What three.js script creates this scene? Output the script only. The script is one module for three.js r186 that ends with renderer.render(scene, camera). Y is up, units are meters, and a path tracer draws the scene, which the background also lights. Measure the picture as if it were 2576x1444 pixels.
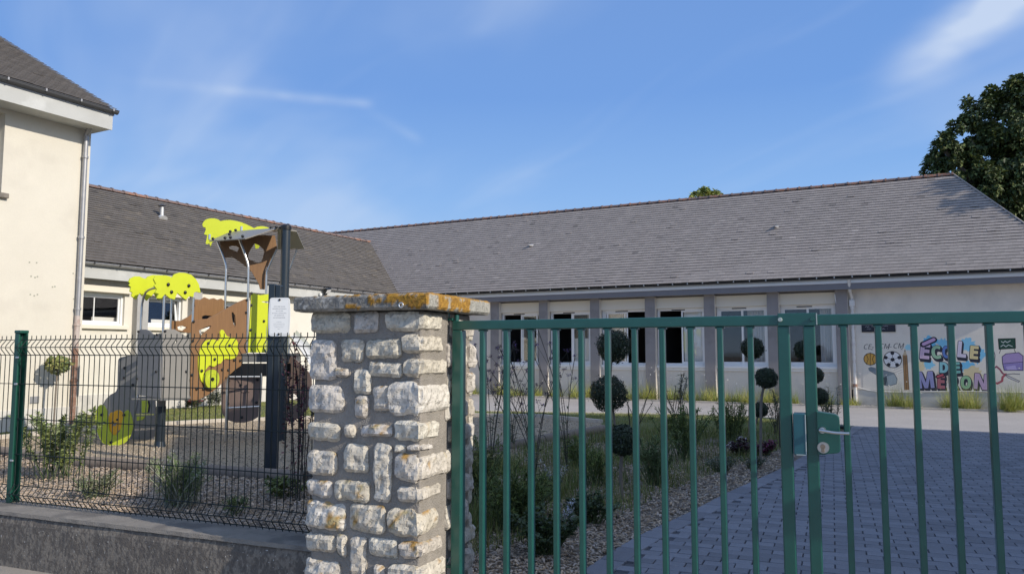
import * as THREE from 'three';
import { mergeGeometries } from 'three/addons/utils/BufferGeometryUtils.js';
import { RoundedBoxGeometry } from 'three/addons/geometries/RoundedBoxGeometry.js';
import { ImprovedNoise } from 'three/addons/math/ImprovedNoise.js';

// ---------------------------------------------------------------- camera, sky, sun, exposure
const scene = new THREE.Scene();
const YAW = 28.1 * Math.PI / 180, PITCH = Math.atan(166 / 1937), EYE = 1.55;
const camera = new THREE.PerspectiveCamera(2 * Math.atan(722 / 1937) * 180 / Math.PI, 1024 / 573, 0.05, 600);
camera.position.set(0, EYE, 0);
camera.rotation.set(PITCH, YAW, 0, 'YXZ');
const renderer = new THREE.WebGLRenderer({ antialias: true });
renderer.setSize(1024, 573);
renderer.toneMapping = THREE.LinearToneMapping;
renderer.toneMappingExposure = 1;
renderer.shadowMap.enabled = true;

const V3 = (x, y, z) => new THREE.Vector3(x, y, z);
const EYEV = V3(0, EYE, 0);
// measured picture points (2576 x 1444 grid) -> directions and points of the place
function ray(px, py) { return V3(px - 1288, 722 - py, -1937).applyEuler(new THREE.Euler(PITCH, YAW, 0, 'YXZ')); }
const onPlane = (px, py, p, n) => { const r = ray(px, py); return r.multiplyScalar((n.x * (p.x - 0) + n.y * (p.y - EYE) + n.z * p.z) / r.dot(n)).add(EYEV); };
const onX = (px, py, x) => onPlane(px, py, V3(x, 0, 0), V3(1, 0, 0));
const onZ = (px, py, z) => onPlane(px, py, V3(0, 0, z), V3(0, 0, 1));
const onY = (px, py, y = 0) => onPlane(px, py, V3(0, y, 0), V3(0, 1, 0));
const FWD = V3(-Math.sin(YAW), 0, -Math.cos(YAW)), RGT = V3(Math.cos(YAW), 0, -Math.sin(YAW));
const onD = (px, py, d) => onPlane(px, py, FWD.clone().multiplyScalar(d), FWD);
const lerp = THREE.MathUtils.lerp, clamp = THREE.MathUtils.clamp, sstep = THREE.MathUtils.smoothstep;

function rng(seed) { let a = seed >>> 0; return () => { a = (a + 0x6d2b79f5) | 0; let t = Math.imul(a ^ (a >>> 15), 1 | a); t = (t + Math.imul(t ^ (t >>> 7), 61 | t)) ^ t; return ((t ^ (t >>> 14)) >>> 0) / 4294967296; }; }
const perlin = new ImprovedNoise();
function fbm(x, y, z, oct = 4) { let s = 0, a = 0.5, f = 1; for (let i = 0; i < oct; i++) { s += a * perlin.noise(x * f, y * f, z * f + i * 7.3); a *= 0.5; f *= 2.03; } return s; }

const SUN = V3(1, 0.535, 0.09).normalize();
{ // the sky as one computed equirectangular texture: gradient, thin cirrus veils, a contrail
  const W = 2048, H = 1024, data = new Float32Array(W * H * 4);
  const stops = [[-1, [0.30, 0.36, 0.42]], [-0.02, [0.36, 0.42, 0.5]], [0.0, [0.45, 0.64, 0.90]], [0.1, [0.345, 0.57, 0.89]], [0.2, [0.22, 0.445, 0.845]], [0.32, [0.125, 0.315, 0.745]], [0.45, [0.12, 0.285, 0.68]], [0.75, [0.16, 0.295, 0.60]], [1, [0.16, 0.28, 0.56]]];
  const streak = (ax, ay, bx, by) => { const a = ray(ax, ay).normalize(), b = ray(bx, by).normalize(), n = a.clone().cross(b).normalize(), t = n.clone().cross(a).normalize(); return { a, n, t, len: Math.acos(clamp(a.dot(b), -1, 1)) }; };
  const trail = streak(250, 196, 945, 263), veil = streak(2215, 235, 2570, -40), trail2 = streak(935, 285, 1070, 362);
  for (let r = 0; r < H; r++) {
    const up = ((r + 0.5) / H - 0.5) * Math.PI, y = Math.sin(up);
    let k = 0; while (k < stops.length - 2 && y > stops[k + 1][0]) k++;
    const [y0, c0] = stops[k], [y1, c1] = stops[k + 1], f = clamp((y - y0) / (y1 - y0), 0, 1);
    for (let c = 0; c < W; c++) {
      const az = ((c + 0.5) / W - 0.5) * 2 * Math.PI, x = Math.cos(az) * Math.cos(up), z = Math.sin(az) * Math.cos(up);
      let R = lerp(c0[0], c1[0], f), G = lerp(c0[1], c1[1], f), B = lerp(c0[2], c1[2], f);
      if (y > -0.02) {
        const g = 1 / (y + 0.22), px = x * g, pz = z * g;
        const ca = Math.cos(0.5), sa = Math.sin(0.5), qx = px * ca + pz * sa, qz = -px * sa + pz * ca;
        const wx = fbm(qx * 0.5 + 3, qz * 0.5, 1.7, 3) * 1.1;
        let n = fbm(qx * 0.55 + wx, qz * 1.0 + wx * 0.7 + 5, 9.2, 5);
        let n2 = fbm(qx * 2.2 + wx * 2, qz * 3.2 + 1, 4.1, 4); const n3 = fbm(qx * 1.1 + wx * 1.5 + n * 0.6, qz * 8 + wx * 4, 2.3, 4);
        let m = sstep(n + 0.25 * n2, -0.1, 0.42) * 0.28 + 0.08 * sstep(n3 + 0.5 * n, 0.02, 0.5);
        m += 0.16 * sstep(y, 0.42, 0.8) + 0.10 * sstep(-(x * 0.8 + z * 0.6), -0.2, 0.9);          // paler veil away from the sun; overhead part added out of view to warm shade
        for (const [s, w, a] of [[trail, 0.0055, 0.24], [trail2, 0.006, 0.14]]) {
          const dn = x * s.n.x + y * s.n.y + z * s.n.z, dt = Math.atan2(x * s.t.x + y * s.t.y + z * s.t.z, x * s.a.x + y * s.a.y + z * s.a.z);
          if (dt > -0.05 && dt < s.len + 0.05) m += a * Math.exp(-((dn / w) ** 2)) * sstep(dt, -0.02, s.len * 0.6) * (1 - sstep(dt, s.len - 0.02, s.len + 0.004)) * (0.8 + 1.2 * fbm(x * 30, y * 30, z * 30, 2));
        }
        { const s = veil, dn = x * s.n.x + y * s.n.y + z * s.n.z, dt = Math.atan2(x * s.t.x + y * s.t.y + z * s.t.z, x * s.a.x + y * s.a.y + z * s.a.z);
          if (dt > -0.1 && dt < 0.7) m += 0.8 * Math.exp(-((dn / (0.024 + 0.042 * Math.max(dt, 0))) ** 2)) * sstep(dt, -0.03, 0.13) * (1 - sstep(dt, 0.3, 0.7)) * clamp(0.8 + 1.6 * fbm(x * 9 + 3, y * 22, z * 9, 4), 0, 2); }
        m = clamp(m, 0, 0.8);
        R = lerp(R, 0.66, m); G = lerp(G, 0.76, m); B = lerp(B, 0.92, m);
        const cs = x * SUN.x + y * SUN.y + z * SUN.z, gl = Math.pow(Math.max(cs, 0), 14) * 0.9 + Math.pow(Math.max(cs, 0), 4) * 0.35;
        R += gl; G += gl * 0.95; B += gl * 0.85;
      }
      const i = (r * W + c) * 4; data[i] = R; data[i + 1] = G; data[i + 2] = B; data[i + 3] = 1;
    }
  }
  const t = new THREE.DataTexture(data, W, H, THREE.RGBAFormat, THREE.FloatType);
  t.mapping = THREE.EquirectangularReflectionMapping; t.magFilter = t.minFilter = THREE.LinearFilter; t.needsUpdate = true;
  scene.background = t; scene.environment = t;
}
const sun = new THREE.DirectionalLight(new THREE.Color(1, 0.925, 0.80), 3.9);
sun.name = 'sun';
sun.position.copy(SUN).multiplyScalar(60).add(V3(-8, 0, -14)); sun.target.position.set(-8, 0, -14);
sun.castShadow = true; sun.shadow.mapSize.set(4096, 4096); sun.shadow.radius = 1;
Object.assign(sun.shadow.camera, { left: -32, right: 32, top: 32, bottom: -32, near: 1, far: 160 });
scene.add(sun, sun.target);

// ---------------------------------------------------------------- naming and building helpers
const taken = {};
function numbered(name) { const n = taken[name] = (taken[name] ?? -1) + 1; return n ? name + '_' + String(n).padStart(3, '0') : name; }
function tag(o, label, category, group) { o.userData.label = label; o.userData.category = category; if (group) o.userData.group = group; return o; }
function thing(name, label, category, pos = [0, 0, 0], turn = 0, group) {
  const o = new THREE.Group(); o.name = numbered(name); scene.add(o); o.position.set(...(pos.isVector3 ? pos.toArray() : pos)); o.rotation.y = turn; return tag(o, label, category, group);
}
function part(parent, name, geo, mat, opt = {}) {
  const m = new THREE.Mesh(geo, mat); m.name = name; m.castShadow = m.receiveShadow = true; parent.add(m);
  if (opt.label) m.userData.label = opt.label; if (opt.kind) m.userData.kind = opt.kind;
  if (opt.pos) m.position.set(...opt.pos); if (opt.rot) m.rotation.set(...opt.rot); return m;
}
function struct(name, geo, mat) { const m = new THREE.Mesh(geo, mat); m.name = numbered(name); m.castShadow = m.receiveShadow = true; m.userData.kind = 'structure'; scene.add(m); return m; }
function copyThing(o, pos, turn, label, opt = {}) {
  const c = o.clone(); c.name = numbered(o.name.replace(/_\d{3}$/, '')); c.position.set(...(pos.isVector3 ? pos.toArray() : pos)); c.rotation.y = turn; c.userData = { ...o.userData, label };
  if (opt.scale) c.scale.setScalar(opt.scale); scene.add(c); return c;
}
// uv in metres from the position and the main direction of each face
function boxUV(g) {
  if (g.index) g = g.toNonIndexed();
  const p = g.attributes.position, n = g.attributes.normal, uv = new Float32Array(p.count * 2);
  for (let i = 0; i < p.count; i += 3) {
    let nx = 0, ny = 0, nz = 0; for (let k = 0; k < 3; k++) { nx += n.getX(i + k); ny += n.getY(i + k); nz += n.getZ(i + k); }
    nx = Math.abs(nx); ny = Math.abs(ny); nz = Math.abs(nz);
    for (let k = 0; k < 3; k++) { const x = p.getX(i + k), y = p.getY(i + k), z = p.getZ(i + k), j = (i + k) * 2;
      if (ny >= nx && ny >= nz) { uv[j] = x; uv[j + 1] = z; } else if (nx >= nz) { uv[j] = z; uv[j + 1] = y; } else { uv[j] = x; uv[j + 1] = y; } }
  }
  g.setAttribute('uv', new THREE.BufferAttribute(uv, 2)); return g;
}
function clean(g) { if (g.index) g = g.toNonIndexed(); for (const k of Object.keys(g.attributes)) if (!['position', 'normal', 'uv'].includes(k)) g.deleteAttribute(k); return g; }
const merge = (l) => { const a = l.map(clean); for (const g of a) if (!g.attributes.uv) boxUV(g); const r = mergeGeometries(a); return r; };
// box from corner ranges, with a small chamfer when r > 0
function bx(x0, x1, y0, y1, z0, z1, r = 0) {
  const w = x1 - x0, h = y1 - y0, d = z1 - z0;
  let g = r ? new RoundedBoxGeometry(w, h, d, 1, Math.min(r, w / 2.1, h / 2.1, d / 2.1)) : new THREE.BoxGeometry(w, h, d);
  g.translate((x0 + x1) / 2, (y0 + y1) / 2, (z0 + z1) / 2); return boxUV(g);
}
function tube(pts, r, seg = 8, per = 6, tension = 0) {
  const c = new THREE.CatmullRomCurve3(pts.map((p) => (p.isVector3 ? p : V3(...p))), false, 'centripetal');
  return boxUV(new THREE.TubeGeometry(c, Math.max(1, (pts.length - 1) * per), r, seg, false));
}
function rod(a, b, r0, r1 = r0, seg = 8) {
  a = a.isVector3 ? a : V3(...a); b = b.isVector3 ? b : V3(...b);
  const d = b.clone().sub(a), g = new THREE.CylinderGeometry(r1, r0, d.length(), seg, 1);
  g.applyQuaternion(new THREE.Quaternion().setFromUnitVectors(V3(0, 1, 0), d.normalize())).translate((a.x + b.x) / 2, (a.y + b.y) / 2, (a.z + b.z) / 2); return boxUV(g);
}
// flat sheet on the ground from [x, z] pairs
function sheet(pts, y) {
  const s = new THREE.Shape(pts.map(([x, z]) => new THREE.Vector2(x, -z))), g = new THREE.ShapeGeometry(s); g.rotateX(-Math.PI / 2).translate(0, y, 0); return boxUV(g.toNonIndexed());
}
// a panel cut to an outline: corner points given on a plane, extruded along its normal
function outline(pts, smooth) {
  if (!smooth) return pts;
  const c = new THREE.CatmullRomCurve3(pts.map((p) => V3(p.x, p.y, 0)), true, 'catmullrom', smooth); return c.getPoints(pts.length * 5).slice(0, -1).map((p) => new THREE.Vector2(p.x, p.y));
}
function panel(origin, ex, n, poly, holes = [], thick = 0.018, smooth = 0, bevel = 0.003) {
  const ey = V3(0, 1, 0), to = (p) => { const d = p.clone().sub(origin); return new THREE.Vector2(d.dot(ex), d.dot(ey)); };
  const s = new THREE.Shape(outline(poly.map(to), smooth)); for (const h of holes) s.holes.push(new THREE.Path(outline(h.map(to), smooth * 0.6)));
  const g = new THREE.ExtrudeGeometry(s, { depth: thick, bevelEnabled: bevel > 0, bevelThickness: bevel, bevelSize: bevel, bevelSegments: 1, curveSegments: 4 });
  g.translate(0, 0, -thick / 2).applyMatrix4(new THREE.Matrix4().makeBasis(ex, ey, n).setPosition(origin)); return boxUV(g);
}
// collects triangles and quads with colours into one geometry
class Faces {
  constructor() { this.p = []; this.n = []; this.c = []; this.u = []; }
  tri(a, b, c, col, n) {
    const nn = n ?? V3(b.x - a.x, b.y - a.y, b.z - a.z).cross(V3(c.x - a.x, c.y - a.y, c.z - a.z)).normalize();
    for (const q of [a, b, c]) { this.p.push(q.x, q.y, q.z); this.n.push(nn.x, nn.y, nn.z); this.c.push(col[0], col[1], col[2]); this.u.push(q.x + q.z * 0.37, q.y + q.z * 0.61); }
  }
  quad(a, b, c, d, col, n) { this.tri(a, b, c, col, n); this.tri(a, c, d, col, n); }
  geo() { const g = new THREE.BufferGeometry(); g.setAttribute('position', new THREE.Float32BufferAttribute(this.p, 3)); g.setAttribute('normal', new THREE.Float32BufferAttribute(this.n, 3)); g.setAttribute('color', new THREE.Float32BufferAttribute(this.c, 3)); g.setAttribute('uv', new THREE.Float32BufferAttribute(this.u, 2)); return g; }
}
// ---------------------------------------------------------------- procedural textures
// periodic value noise, so every texture tiles
function tileNoise(seed) {
  const r = rng(seed), T = new Float32Array(65536); for (let i = 0; i < T.length; i++) T[i] = r();
  const at = (x, y, p) => T[((((x % p) + p) % p) * 257 + (((y % p) + p) % p) * 8191) & 65535];
  const n = (u, v, p) => { const x = u * p, y = v * p, i = Math.floor(x), j = Math.floor(y); let f = x - i, g = y - j; f = f * f * (3 - 2 * f); g = g * g * (3 - 2 * g); return lerp(lerp(at(i, j, p), at(i + 1, j, p), f), lerp(at(i, j + 1, p), at(i + 1, j + 1, p), f), g); };
  n.fbm = (u, v, p, o) => { let s = 0, a = 0.5, t = 0; for (let k = 0; k < o; k++) { s += a * n(u, v, p); t += a; a *= 0.55; p *= 2; } return s / t; };
  return n;
}
function texture(size, metres, fn, srgb = true) {
  const d = new Uint8Array(size * size * 4);
  for (let y = 0; y < size; y++) for (let x = 0; x < size; x++) { const c = fn(x / size, y / size), i = (y * size + x) * 4; for (let k = 0; k < 3; k++) d[i + k] = clamp(Math.round((typeof c === 'number' ? c : c[k]) * 255), 0, 255); d[i + 3] = 255; }
  const t = new THREE.DataTexture(d, size, size, THREE.RGBAFormat); t.wrapS = t.wrapT = THREE.RepeatWrapping; t.magFilter = THREE.LinearFilter; t.minFilter = THREE.LinearFilter; if (srgb) t.colorSpace = THREE.SRGBColorSpace; t.repeat.set(1 / metres, 1 / metres); t.needsUpdate = true; return t;
}
const toS = (l) => (l <= 0.0031308 ? l * 12.92 : 1.055 * Math.pow(l, 1 / 2.4) - 0.055);
const lin = (c, k = 1) => [toS(clamp(c[0] * k, 0, 1)), toS(clamp(c[1] * k, 0, 1)), toS(clamp(c[2] * k, 0, 1))];
const mixc = (a, b, t) => [lerp(a[0], b[0], t), lerp(a[1], b[1], t), lerp(a[2], b[2], t)];
const RGB = (r, g, b) => new THREE.Color().setRGB(r, g, b);
function std(color, rough = 0.8, extra = {}) { return new THREE.MeshPhysicalMaterial({ color: RGB(...color), roughness: rough, ...extra }); }
function textured(map, rough = 0.9, extra = {}) { return new THREE.MeshPhysicalMaterial({ map, roughness: rough, ...extra }); }
const M = {};
{
  const n = tileNoise(11), n2 = tileNoise(12), n3 = tileNoise(13);
  const grain = texture(512, 0.35, (u, v) => n.fbm(u, v, 64, 3), false);
  const coarse = texture(512, 1.2, (u, v) => n2.fbm(u, v, 24, 5), false);
  const mottled = (base, amp, stain, stainAmt, period, metres, seed = 5) => { const a = tileNoise(seed), b = tileNoise(seed + 1); return texture(512, metres, (u, v) => { const k = 1 + amp * (a.fbm(u, v, period, 6) - 0.5) * 2 + 0.05 * (b(u, v, 256) - 0.5), s = sstep(b.fbm(u, v, 5, 6), 0.5, 0.75) * stainAmt; return lin(mixc(base, stain, s), k); }); };
  M.grain = grain; M.coarse = coarse; M.mottled = mottled;
  M.cream = textured(mottled([0.665, 0.618, 0.525], 0.055, [0.56, 0.515, 0.44], 0.4, 6, 3.1, 21), 0.92, { bumpMap: grain, bumpScale: 0.0022 });
  M.creamA = textured(mottled([0.70, 0.66, 0.575], 0.05, [0.57, 0.53, 0.455], 0.3, 6, 2.7, 23), 0.92, { bumpMap: grain, bumpScale: 0.0018 });
  M.greyRender = textured(mottled([0.77, 0.70, 0.61], 0.06, [0.60, 0.55, 0.49], 0.4, 7, 2.9, 25), 0.93, { bumpMap: grain, bumpScale: 0.002 });
  M.plinth = textured(mottled([0.62, 0.59, 0.54], 0.09, [0.42, 0.40, 0.38], 0.6, 9, 1.9, 27), 0.94, { bumpMap: grain, bumpScale: 0.0025 });
  M.pilaster = textured(mottled([0.28, 0.26, 0.255], 0.08, [0.21, 0.195, 0.19], 0.6, 9, 2.1, 29), 0.9, { bumpMap: grain, bumpScale: 0.0015 });
  M.pilasterA = textured(mottled([0.40, 0.39, 0.375], 0.06, [0.3, 0.29, 0.28], 0.5, 9, 2.1, 30), 0.9, { bumpMap: grain, bumpScale: 0.0015 });
  M.fasciaB = textured(mottled([0.205, 0.20, 0.215], 0.07, [0.28, 0.27, 0.27], 0.35, 8, 3.3, 31), 0.7);
  M.fasciaA = textured(mottled([0.47, 0.47, 0.45], 0.08, [0.62, 0.62, 0.60], 0.5, 6, 2.3, 33), 0.75);
  M.soffit = std([0.40, 0.37, 0.32], 0.9);
  M.zinc = textured(mottled([0.36, 0.355, 0.36], 0.12, [0.5, 0.49, 0.48], 0.5, 10, 0.9, 35), 0.5, { metalness: 0.55 });
  M.zincPale = textured(mottled([0.62, 0.62, 0.61], 0.08, [0.45, 0.45, 0.45], 0.4, 10, 0.9, 37), 0.5, { metalness: 0.25 });
  M.darkGutter = std([0.09, 0.09, 0.095], 0.55, { metalness: 0.3 });
  M.pvc = std([0.78, 0.78, 0.77], 0.35, { bumpMap: coarse, bumpScale: 0.0003 });
  M.pvcB = std([0.86, 0.84, 0.81], 0.4);
  M.shutterBox = std([0.76, 0.69, 0.57], 0.6);
  M.glass = new THREE.MeshPhysicalMaterial({ color: 0xffffff, transmission: 1, thickness: 0, roughness: 0.02, ior: 1.55, specularIntensity: 1 });
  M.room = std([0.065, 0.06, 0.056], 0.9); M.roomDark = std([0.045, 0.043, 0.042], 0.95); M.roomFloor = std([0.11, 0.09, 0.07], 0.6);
  M.curtain = std([0.50, 0.48, 0.45], 0.95, { side: THREE.DoubleSide });
  M.blind = std([0.72, 0.70, 0.64], 0.9);
  M.rust = textured(mottled([0.26, 0.145, 0.10], 0.3, [0.42, 0.33, 0.28], 0.9, 12, 0.4, 39), 0.85);
  M.pinkPipe = textured(mottled([0.50, 0.42, 0.375], 0.12, [0.36, 0.22, 0.17], 0.7, 12, 0.5, 41), 0.7);
  M.whitePipe = textured(mottled([0.72, 0.70, 0.67], 0.08, [0.5, 0.4, 0.36], 0.5, 12, 0.5, 43), 0.6);
  const slateTex = (base, amp, moss, mossAmt, seed) => { const a = tileNoise(seed), b = tileNoise(seed + 1); return texture(512, 2.3, (u, v) => { const k = 1 + amp * (a.fbm(u, v, 10, 6) - 0.5) * 2, s = sstep(b.fbm(u, v, 14, 5), 0.56, 0.74) * mossAmt + (a(u, v, 200) > 0.965 ? 0.35 : 0); return lin(mixc(base, moss, s), k); }); };
  M.slateB = []; M.slateA = [];
  const slB = slateTex([0.285, 0.25, 0.23], 0.14, [0.33, 0.29, 0.26], 0.35, 51), slA = slateTex([0.132, 0.116, 0.103], 0.32, [0.18, 0.15, 0.115], 0.6, 53);
  for (const k of [0.93, 0.98, 1.02, 1.07]) { M.slateB.push(textured(slB, 0.62, { color: RGB(k, k, k * 0.99), bumpMap: grain, bumpScale: 0.002 })); M.slateA.push(textured(slA, 0.72, { color: RGB(k, k * 0.99, k * 0.98), bumpMap: grain, bumpScale: 0.003 })); }
  M.slateBs = textured(slB, 0.62, { vertexColors: true, bumpMap: grain, bumpScale: 0.002 }); M.slateAs = textured(slA, 0.72, { vertexColors: true, bumpMap: grain, bumpScale: 0.003 });
  M.deck = std([0.05, 0.047, 0.045], 0.95);
  M.terracotta = textured(mottled([0.30, 0.135, 0.085], 0.3, [0.19, 0.17, 0.15], 0.9, 10, 0.7, 55), 0.9, { bumpMap: grain, bumpScale: 0.003 });
  M.terracottaGrey = textured(mottled([0.16, 0.12, 0.115], 0.3, [0.23, 0.13, 0.09], 0.6, 10, 0.7, 57), 0.9, { bumpMap: grain, bumpScale: 0.003 });
  // street side
  M.mortar = textured(mottled([0.285, 0.255, 0.22], 0.16, [0.40, 0.355, 0.305], 0.5, 14, 0.6, 61), 0.97, { bumpMap: grain, bumpScale: 0.006 });
  { const a = tileNoise(63), b = tileNoise(64); const pit = texture(512, 0.32, (u, v) => { const q = a.fbm(u, v, 12, 6), w = b.fbm(u, v, 30, 4); return clamp(q * 0.9 + 0.1 - sstep(w, 0.58, 0.75) * 0.55, 0, 1); }, false);
    M.stone = new THREE.MeshPhysicalMaterial({ vertexColors: true, roughness: 0.96, bumpMap: pit, bumpScale: 0.005, map: texture(512, 0.32, (u, v) => { const k = 0.84 + 0.24 * a.fbm(u, v, 20, 5) - 0.12 * sstep(b.fbm(u, v, 30, 4), 0.6, 0.75); return [k, k, k * 0.985]; }) }); M.pit = pit; }
  { const a = tileNoise(65), b = tileNoise(66); // damp, streaked old concrete of the low wall: dark growth with ragged vertical edges and pale specks
    const map = texture(1024, 1.6, (u, v) => { const st = a.fbm(u, v * 0.5, 100, 4), bl = b.fbm(u, v, 16, 6); let k = mixc([0.215, 0.185, 0.15], [0.125, 0.107, 0.09], sstep(st * 0.7 + bl * 0.42 + 0.22 * (a(u, v, 120) - 0.5), 0.42, 0.64)); const sp = b(u, v, 128); if (sp > 0.955) k = mixc(k, [0.55, 0.53, 0.49], 0.85); return lin(k, 0.85 + 0.3 * a(u, v, 256)); });
    M.wallConcrete = textured(map, 0.95, { bumpMap: M.pit, bumpScale: 0.004 }); }
  M.wallTop = textured(mottled([0.25, 0.22, 0.185], 0.2, [0.14, 0.125, 0.11], 0.8, 14, 0.9, 67), 0.95, { bumpMap: grain, bumpScale: 0.004 });
  M.pavement = textured(mottled([0.33, 0.29, 0.245], 0.14, [0.23, 0.21, 0.19], 0.5, 14, 1.1, 69), 0.95, { bumpMap: grain, bumpScale: 0.004 });
  { const a = tileNoise(71); const chips = texture(512, 0.5, (u, v) => { const k = a(u, v, 30), s = a.fbm(u, v, 8, 5); const g = mixc([0.011, 0.084, 0.066], [0.012, 0.096, 0.074], s); return lin(a(u, v, 90) > 0.985 && k > 0.4 ? [0.25, 0.3, 0.27] : g, 0.92 + 0.16 * s); });
    M.gate = textured(chips, 0.3, { clearcoat: 0.5, clearcoatRoughness: 0.18, bumpMap: coarse, bumpScale: 0.0004 });
    M.keeper = textured(texture(256, 0.5, (u, v) => lin([0.022, 0.11, 0.13], 0.88 + 0.24 * a.fbm(u, v, 10, 4))), 0.4, { clearcoat: 0.3 }); M.gateWorn = std([0.42, 0.47, 0.44], 0.6); }
  M.fenceGreen = std([0.009, 0.075, 0.05], 0.42, { clearcoat: 0.3 });
  M.wire = std([0.006, 0.014, 0.012], 0.6);
  M.steel = std([0.62, 0.61, 0.59], 0.28, { metalness: 1 }); M.brass = std([0.35, 0.27, 0.2], 0.4, { metalness: 0.8 });
  M.clip = std([0.7, 0.7, 0.68], 0.3, { metalness: 0.8 });
  // play structure
  const hpl = (c, amp, seed) => textured(M.mottled(c, amp, [c[0] * 0.9, c[1] * 0.9, c[2] * 0.9], 0.4, 8, 0.9, seed), 0.42, { bumpMap: grain, bumpScale: 0.0004 });
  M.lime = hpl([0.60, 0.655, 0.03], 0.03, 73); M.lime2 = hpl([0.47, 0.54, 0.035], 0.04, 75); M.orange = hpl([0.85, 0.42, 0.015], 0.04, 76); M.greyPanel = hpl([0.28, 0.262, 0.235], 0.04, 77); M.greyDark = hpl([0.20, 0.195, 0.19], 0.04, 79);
  { const a = tileNoise(81); M.brown = textured(texture(512, 0.8, (u, v) => lin(mixc([0.30, 0.165, 0.075], [0.20, 0.105, 0.048], a.fbm(u, v * 0.06, 60, 3) * 0.8 + 0.2 * a(u * 4, v * 0.03, 64)))), 0.5); M.brownDark = textured(texture(256, 0.8, (u, v) => lin(mixc([0.21, 0.15, 0.125], [0.16, 0.115, 0.10], a.fbm(u, v * 0.06, 60, 3)))), 0.5); }
  M.navy = std([0.018, 0.026, 0.034], 0.38, { clearcoat: 0.3 }); M.black = std([0.012, 0.012, 0.013], 0.4); M.platform = std([0.12, 0.12, 0.12], 0.7);
  M.slide = std([0.72, 0.70, 0.66], 0.3, { clearcoat: 0.4 }); M.canopy = hpl([0.27, 0.245, 0.205], 0.04, 83);
  // ground
  { const a = tileNoise(85), b = tileNoise(86);
    M.earth = textured(texture(1024, 2.2, (u, v) => { const s = a.fbm(u, v, 60, 4), t = b.fbm(u, v, 6, 5); return lin(mixc([0.26, 0.21, 0.16], [0.13, 0.105, 0.08], sstep(s * 0.6 + t * 0.4, 0.36, 0.62))); }), 1, { bumpMap: coarse, bumpScale: 0.02 });
    M.sand = textured(texture(1024, 1.7, (u, v) => { const s = a(u, v, 200), t = b.fbm(u, v, 10, 6), g = b(u, v, 110); return lin(mixc(mixc([0.46, 0.365, 0.255], [0.37, 0.295, 0.21], t), g > 0.8 ? [0.52, 0.44, 0.33] : [0.2, 0.155, 0.11], g > 0.8 || s > 0.82 ? 0.6 : 0), 1); }), 1, { bumpMap: grain, bumpScale: 0.012 });
    M.asphalt = textured(texture(1024, 2.6, (u, v) => { const s = a(u, v, 256), t = b.fbm(u, v, 5, 6); return lin(mixc([0.445, 0.405, 0.375], [0.37, 0.335, 0.31], t), 0.82 + 0.36 * s); }), 0.95, { bumpMap: grain, bumpScale: 0.004 });
    M.grit = textured(texture(512, 1.1, (u, v) => { const s = a(u, v, 90), t = b.fbm(u, v, 12, 4); return lin(mixc([0.42, 0.37, 0.30], [0.26, 0.215, 0.165], s * 0.7 + t * 0.3)); }), 1, { bumpMap: coarse, bumpScale: 0.02 });
    M.turf = textured(texture(512, 1.5, (u, v) => { const s = a(u, v, 120), t = b.fbm(u, v, 7, 5); return lin(mixc([0.085, 0.12, 0.03], [0.16, 0.155, 0.06], s * 0.5 + t * 0.5)); }), 1, { bumpMap: coarse, bumpScale: 0.02 });
    M.joint = std([0.10, 0.10, 0.11], 1);
    const pv = texture(512, 0.9, (u, v) => lin([0.225, 0.228, 0.255], 0.8 + 0.25 * a.fbm(u, v, 9, 5) + 0.22 * (b(u, v, 200) - 0.5)));
    M.paver = [0.86, 0.96, 1.04, 1.14].map((k) => textured(pv, 0.93, { color: RGB(k, k, k), bumpMap: grain, bumpScale: 0.002 })); M.paverMany = textured(pv, 0.93, { vertexColors: true, bumpMap: grain, bumpScale: 0.002 });
    M.kerb = textured(mottled([0.56, 0.50, 0.42], 0.1, [0.4, 0.36, 0.31], 0.5, 10, 0.9, 87), 0.95, { bumpMap: grain, bumpScale: 0.004 });
    M.log = textured(texture(512, 0.7, (u, v) => lin(mixc([0.27, 0.22, 0.175], [0.17, 0.135, 0.11], a.fbm(u, v * 0.12, 30, 4)))), 0.95, { bumpMap: coarse, bumpScale: 0.006 }); }
  // plants (vertex colours carry the tint of each leaf)
  M.leaf = new THREE.MeshPhysicalMaterial({ vertexColors: true, roughness: 0.62, transmission: 0.22, thickness: 0, side: THREE.DoubleSide });
  M.leafMatt = new THREE.MeshPhysicalMaterial({ vertexColors: true, roughness: 0.85, side: THREE.DoubleSide });
  M.bark = textured(texture(256, 0.3, (u, v) => lin(mixc([0.26, 0.215, 0.17], [0.14, 0.115, 0.09], n3.fbm(u, v * 0.2, 24, 4)))), 0.95, { bumpMap: coarse, bumpScale: 0.006 });
  M.stemDark = std([0.055, 0.05, 0.04], 0.9); M.stemGreen = std([0.10, 0.13, 0.05], 0.9); M.stemGrey = std([0.34, 0.34, 0.27], 0.9);
}
// a part whose shape is given in the coordinates of the place
function wpart(parent, name, geo, mat, opt = {}) { let r = parent; while (r.parent && r.parent !== scene) r = r.parent; r.updateMatrixWorld(true); return part(parent, name, geo.applyMatrix4(r.matrixWorld.clone().invert()), mat, opt); }
const inView = (p) => { const q = p.clone().project(camera); return q.z < 1 && Math.abs(q.x) < 1.02 && Math.abs(q.y) < 1.02; };
camera.updateMatrixWorld(true); camera.updateProjectionMatrix();

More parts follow.
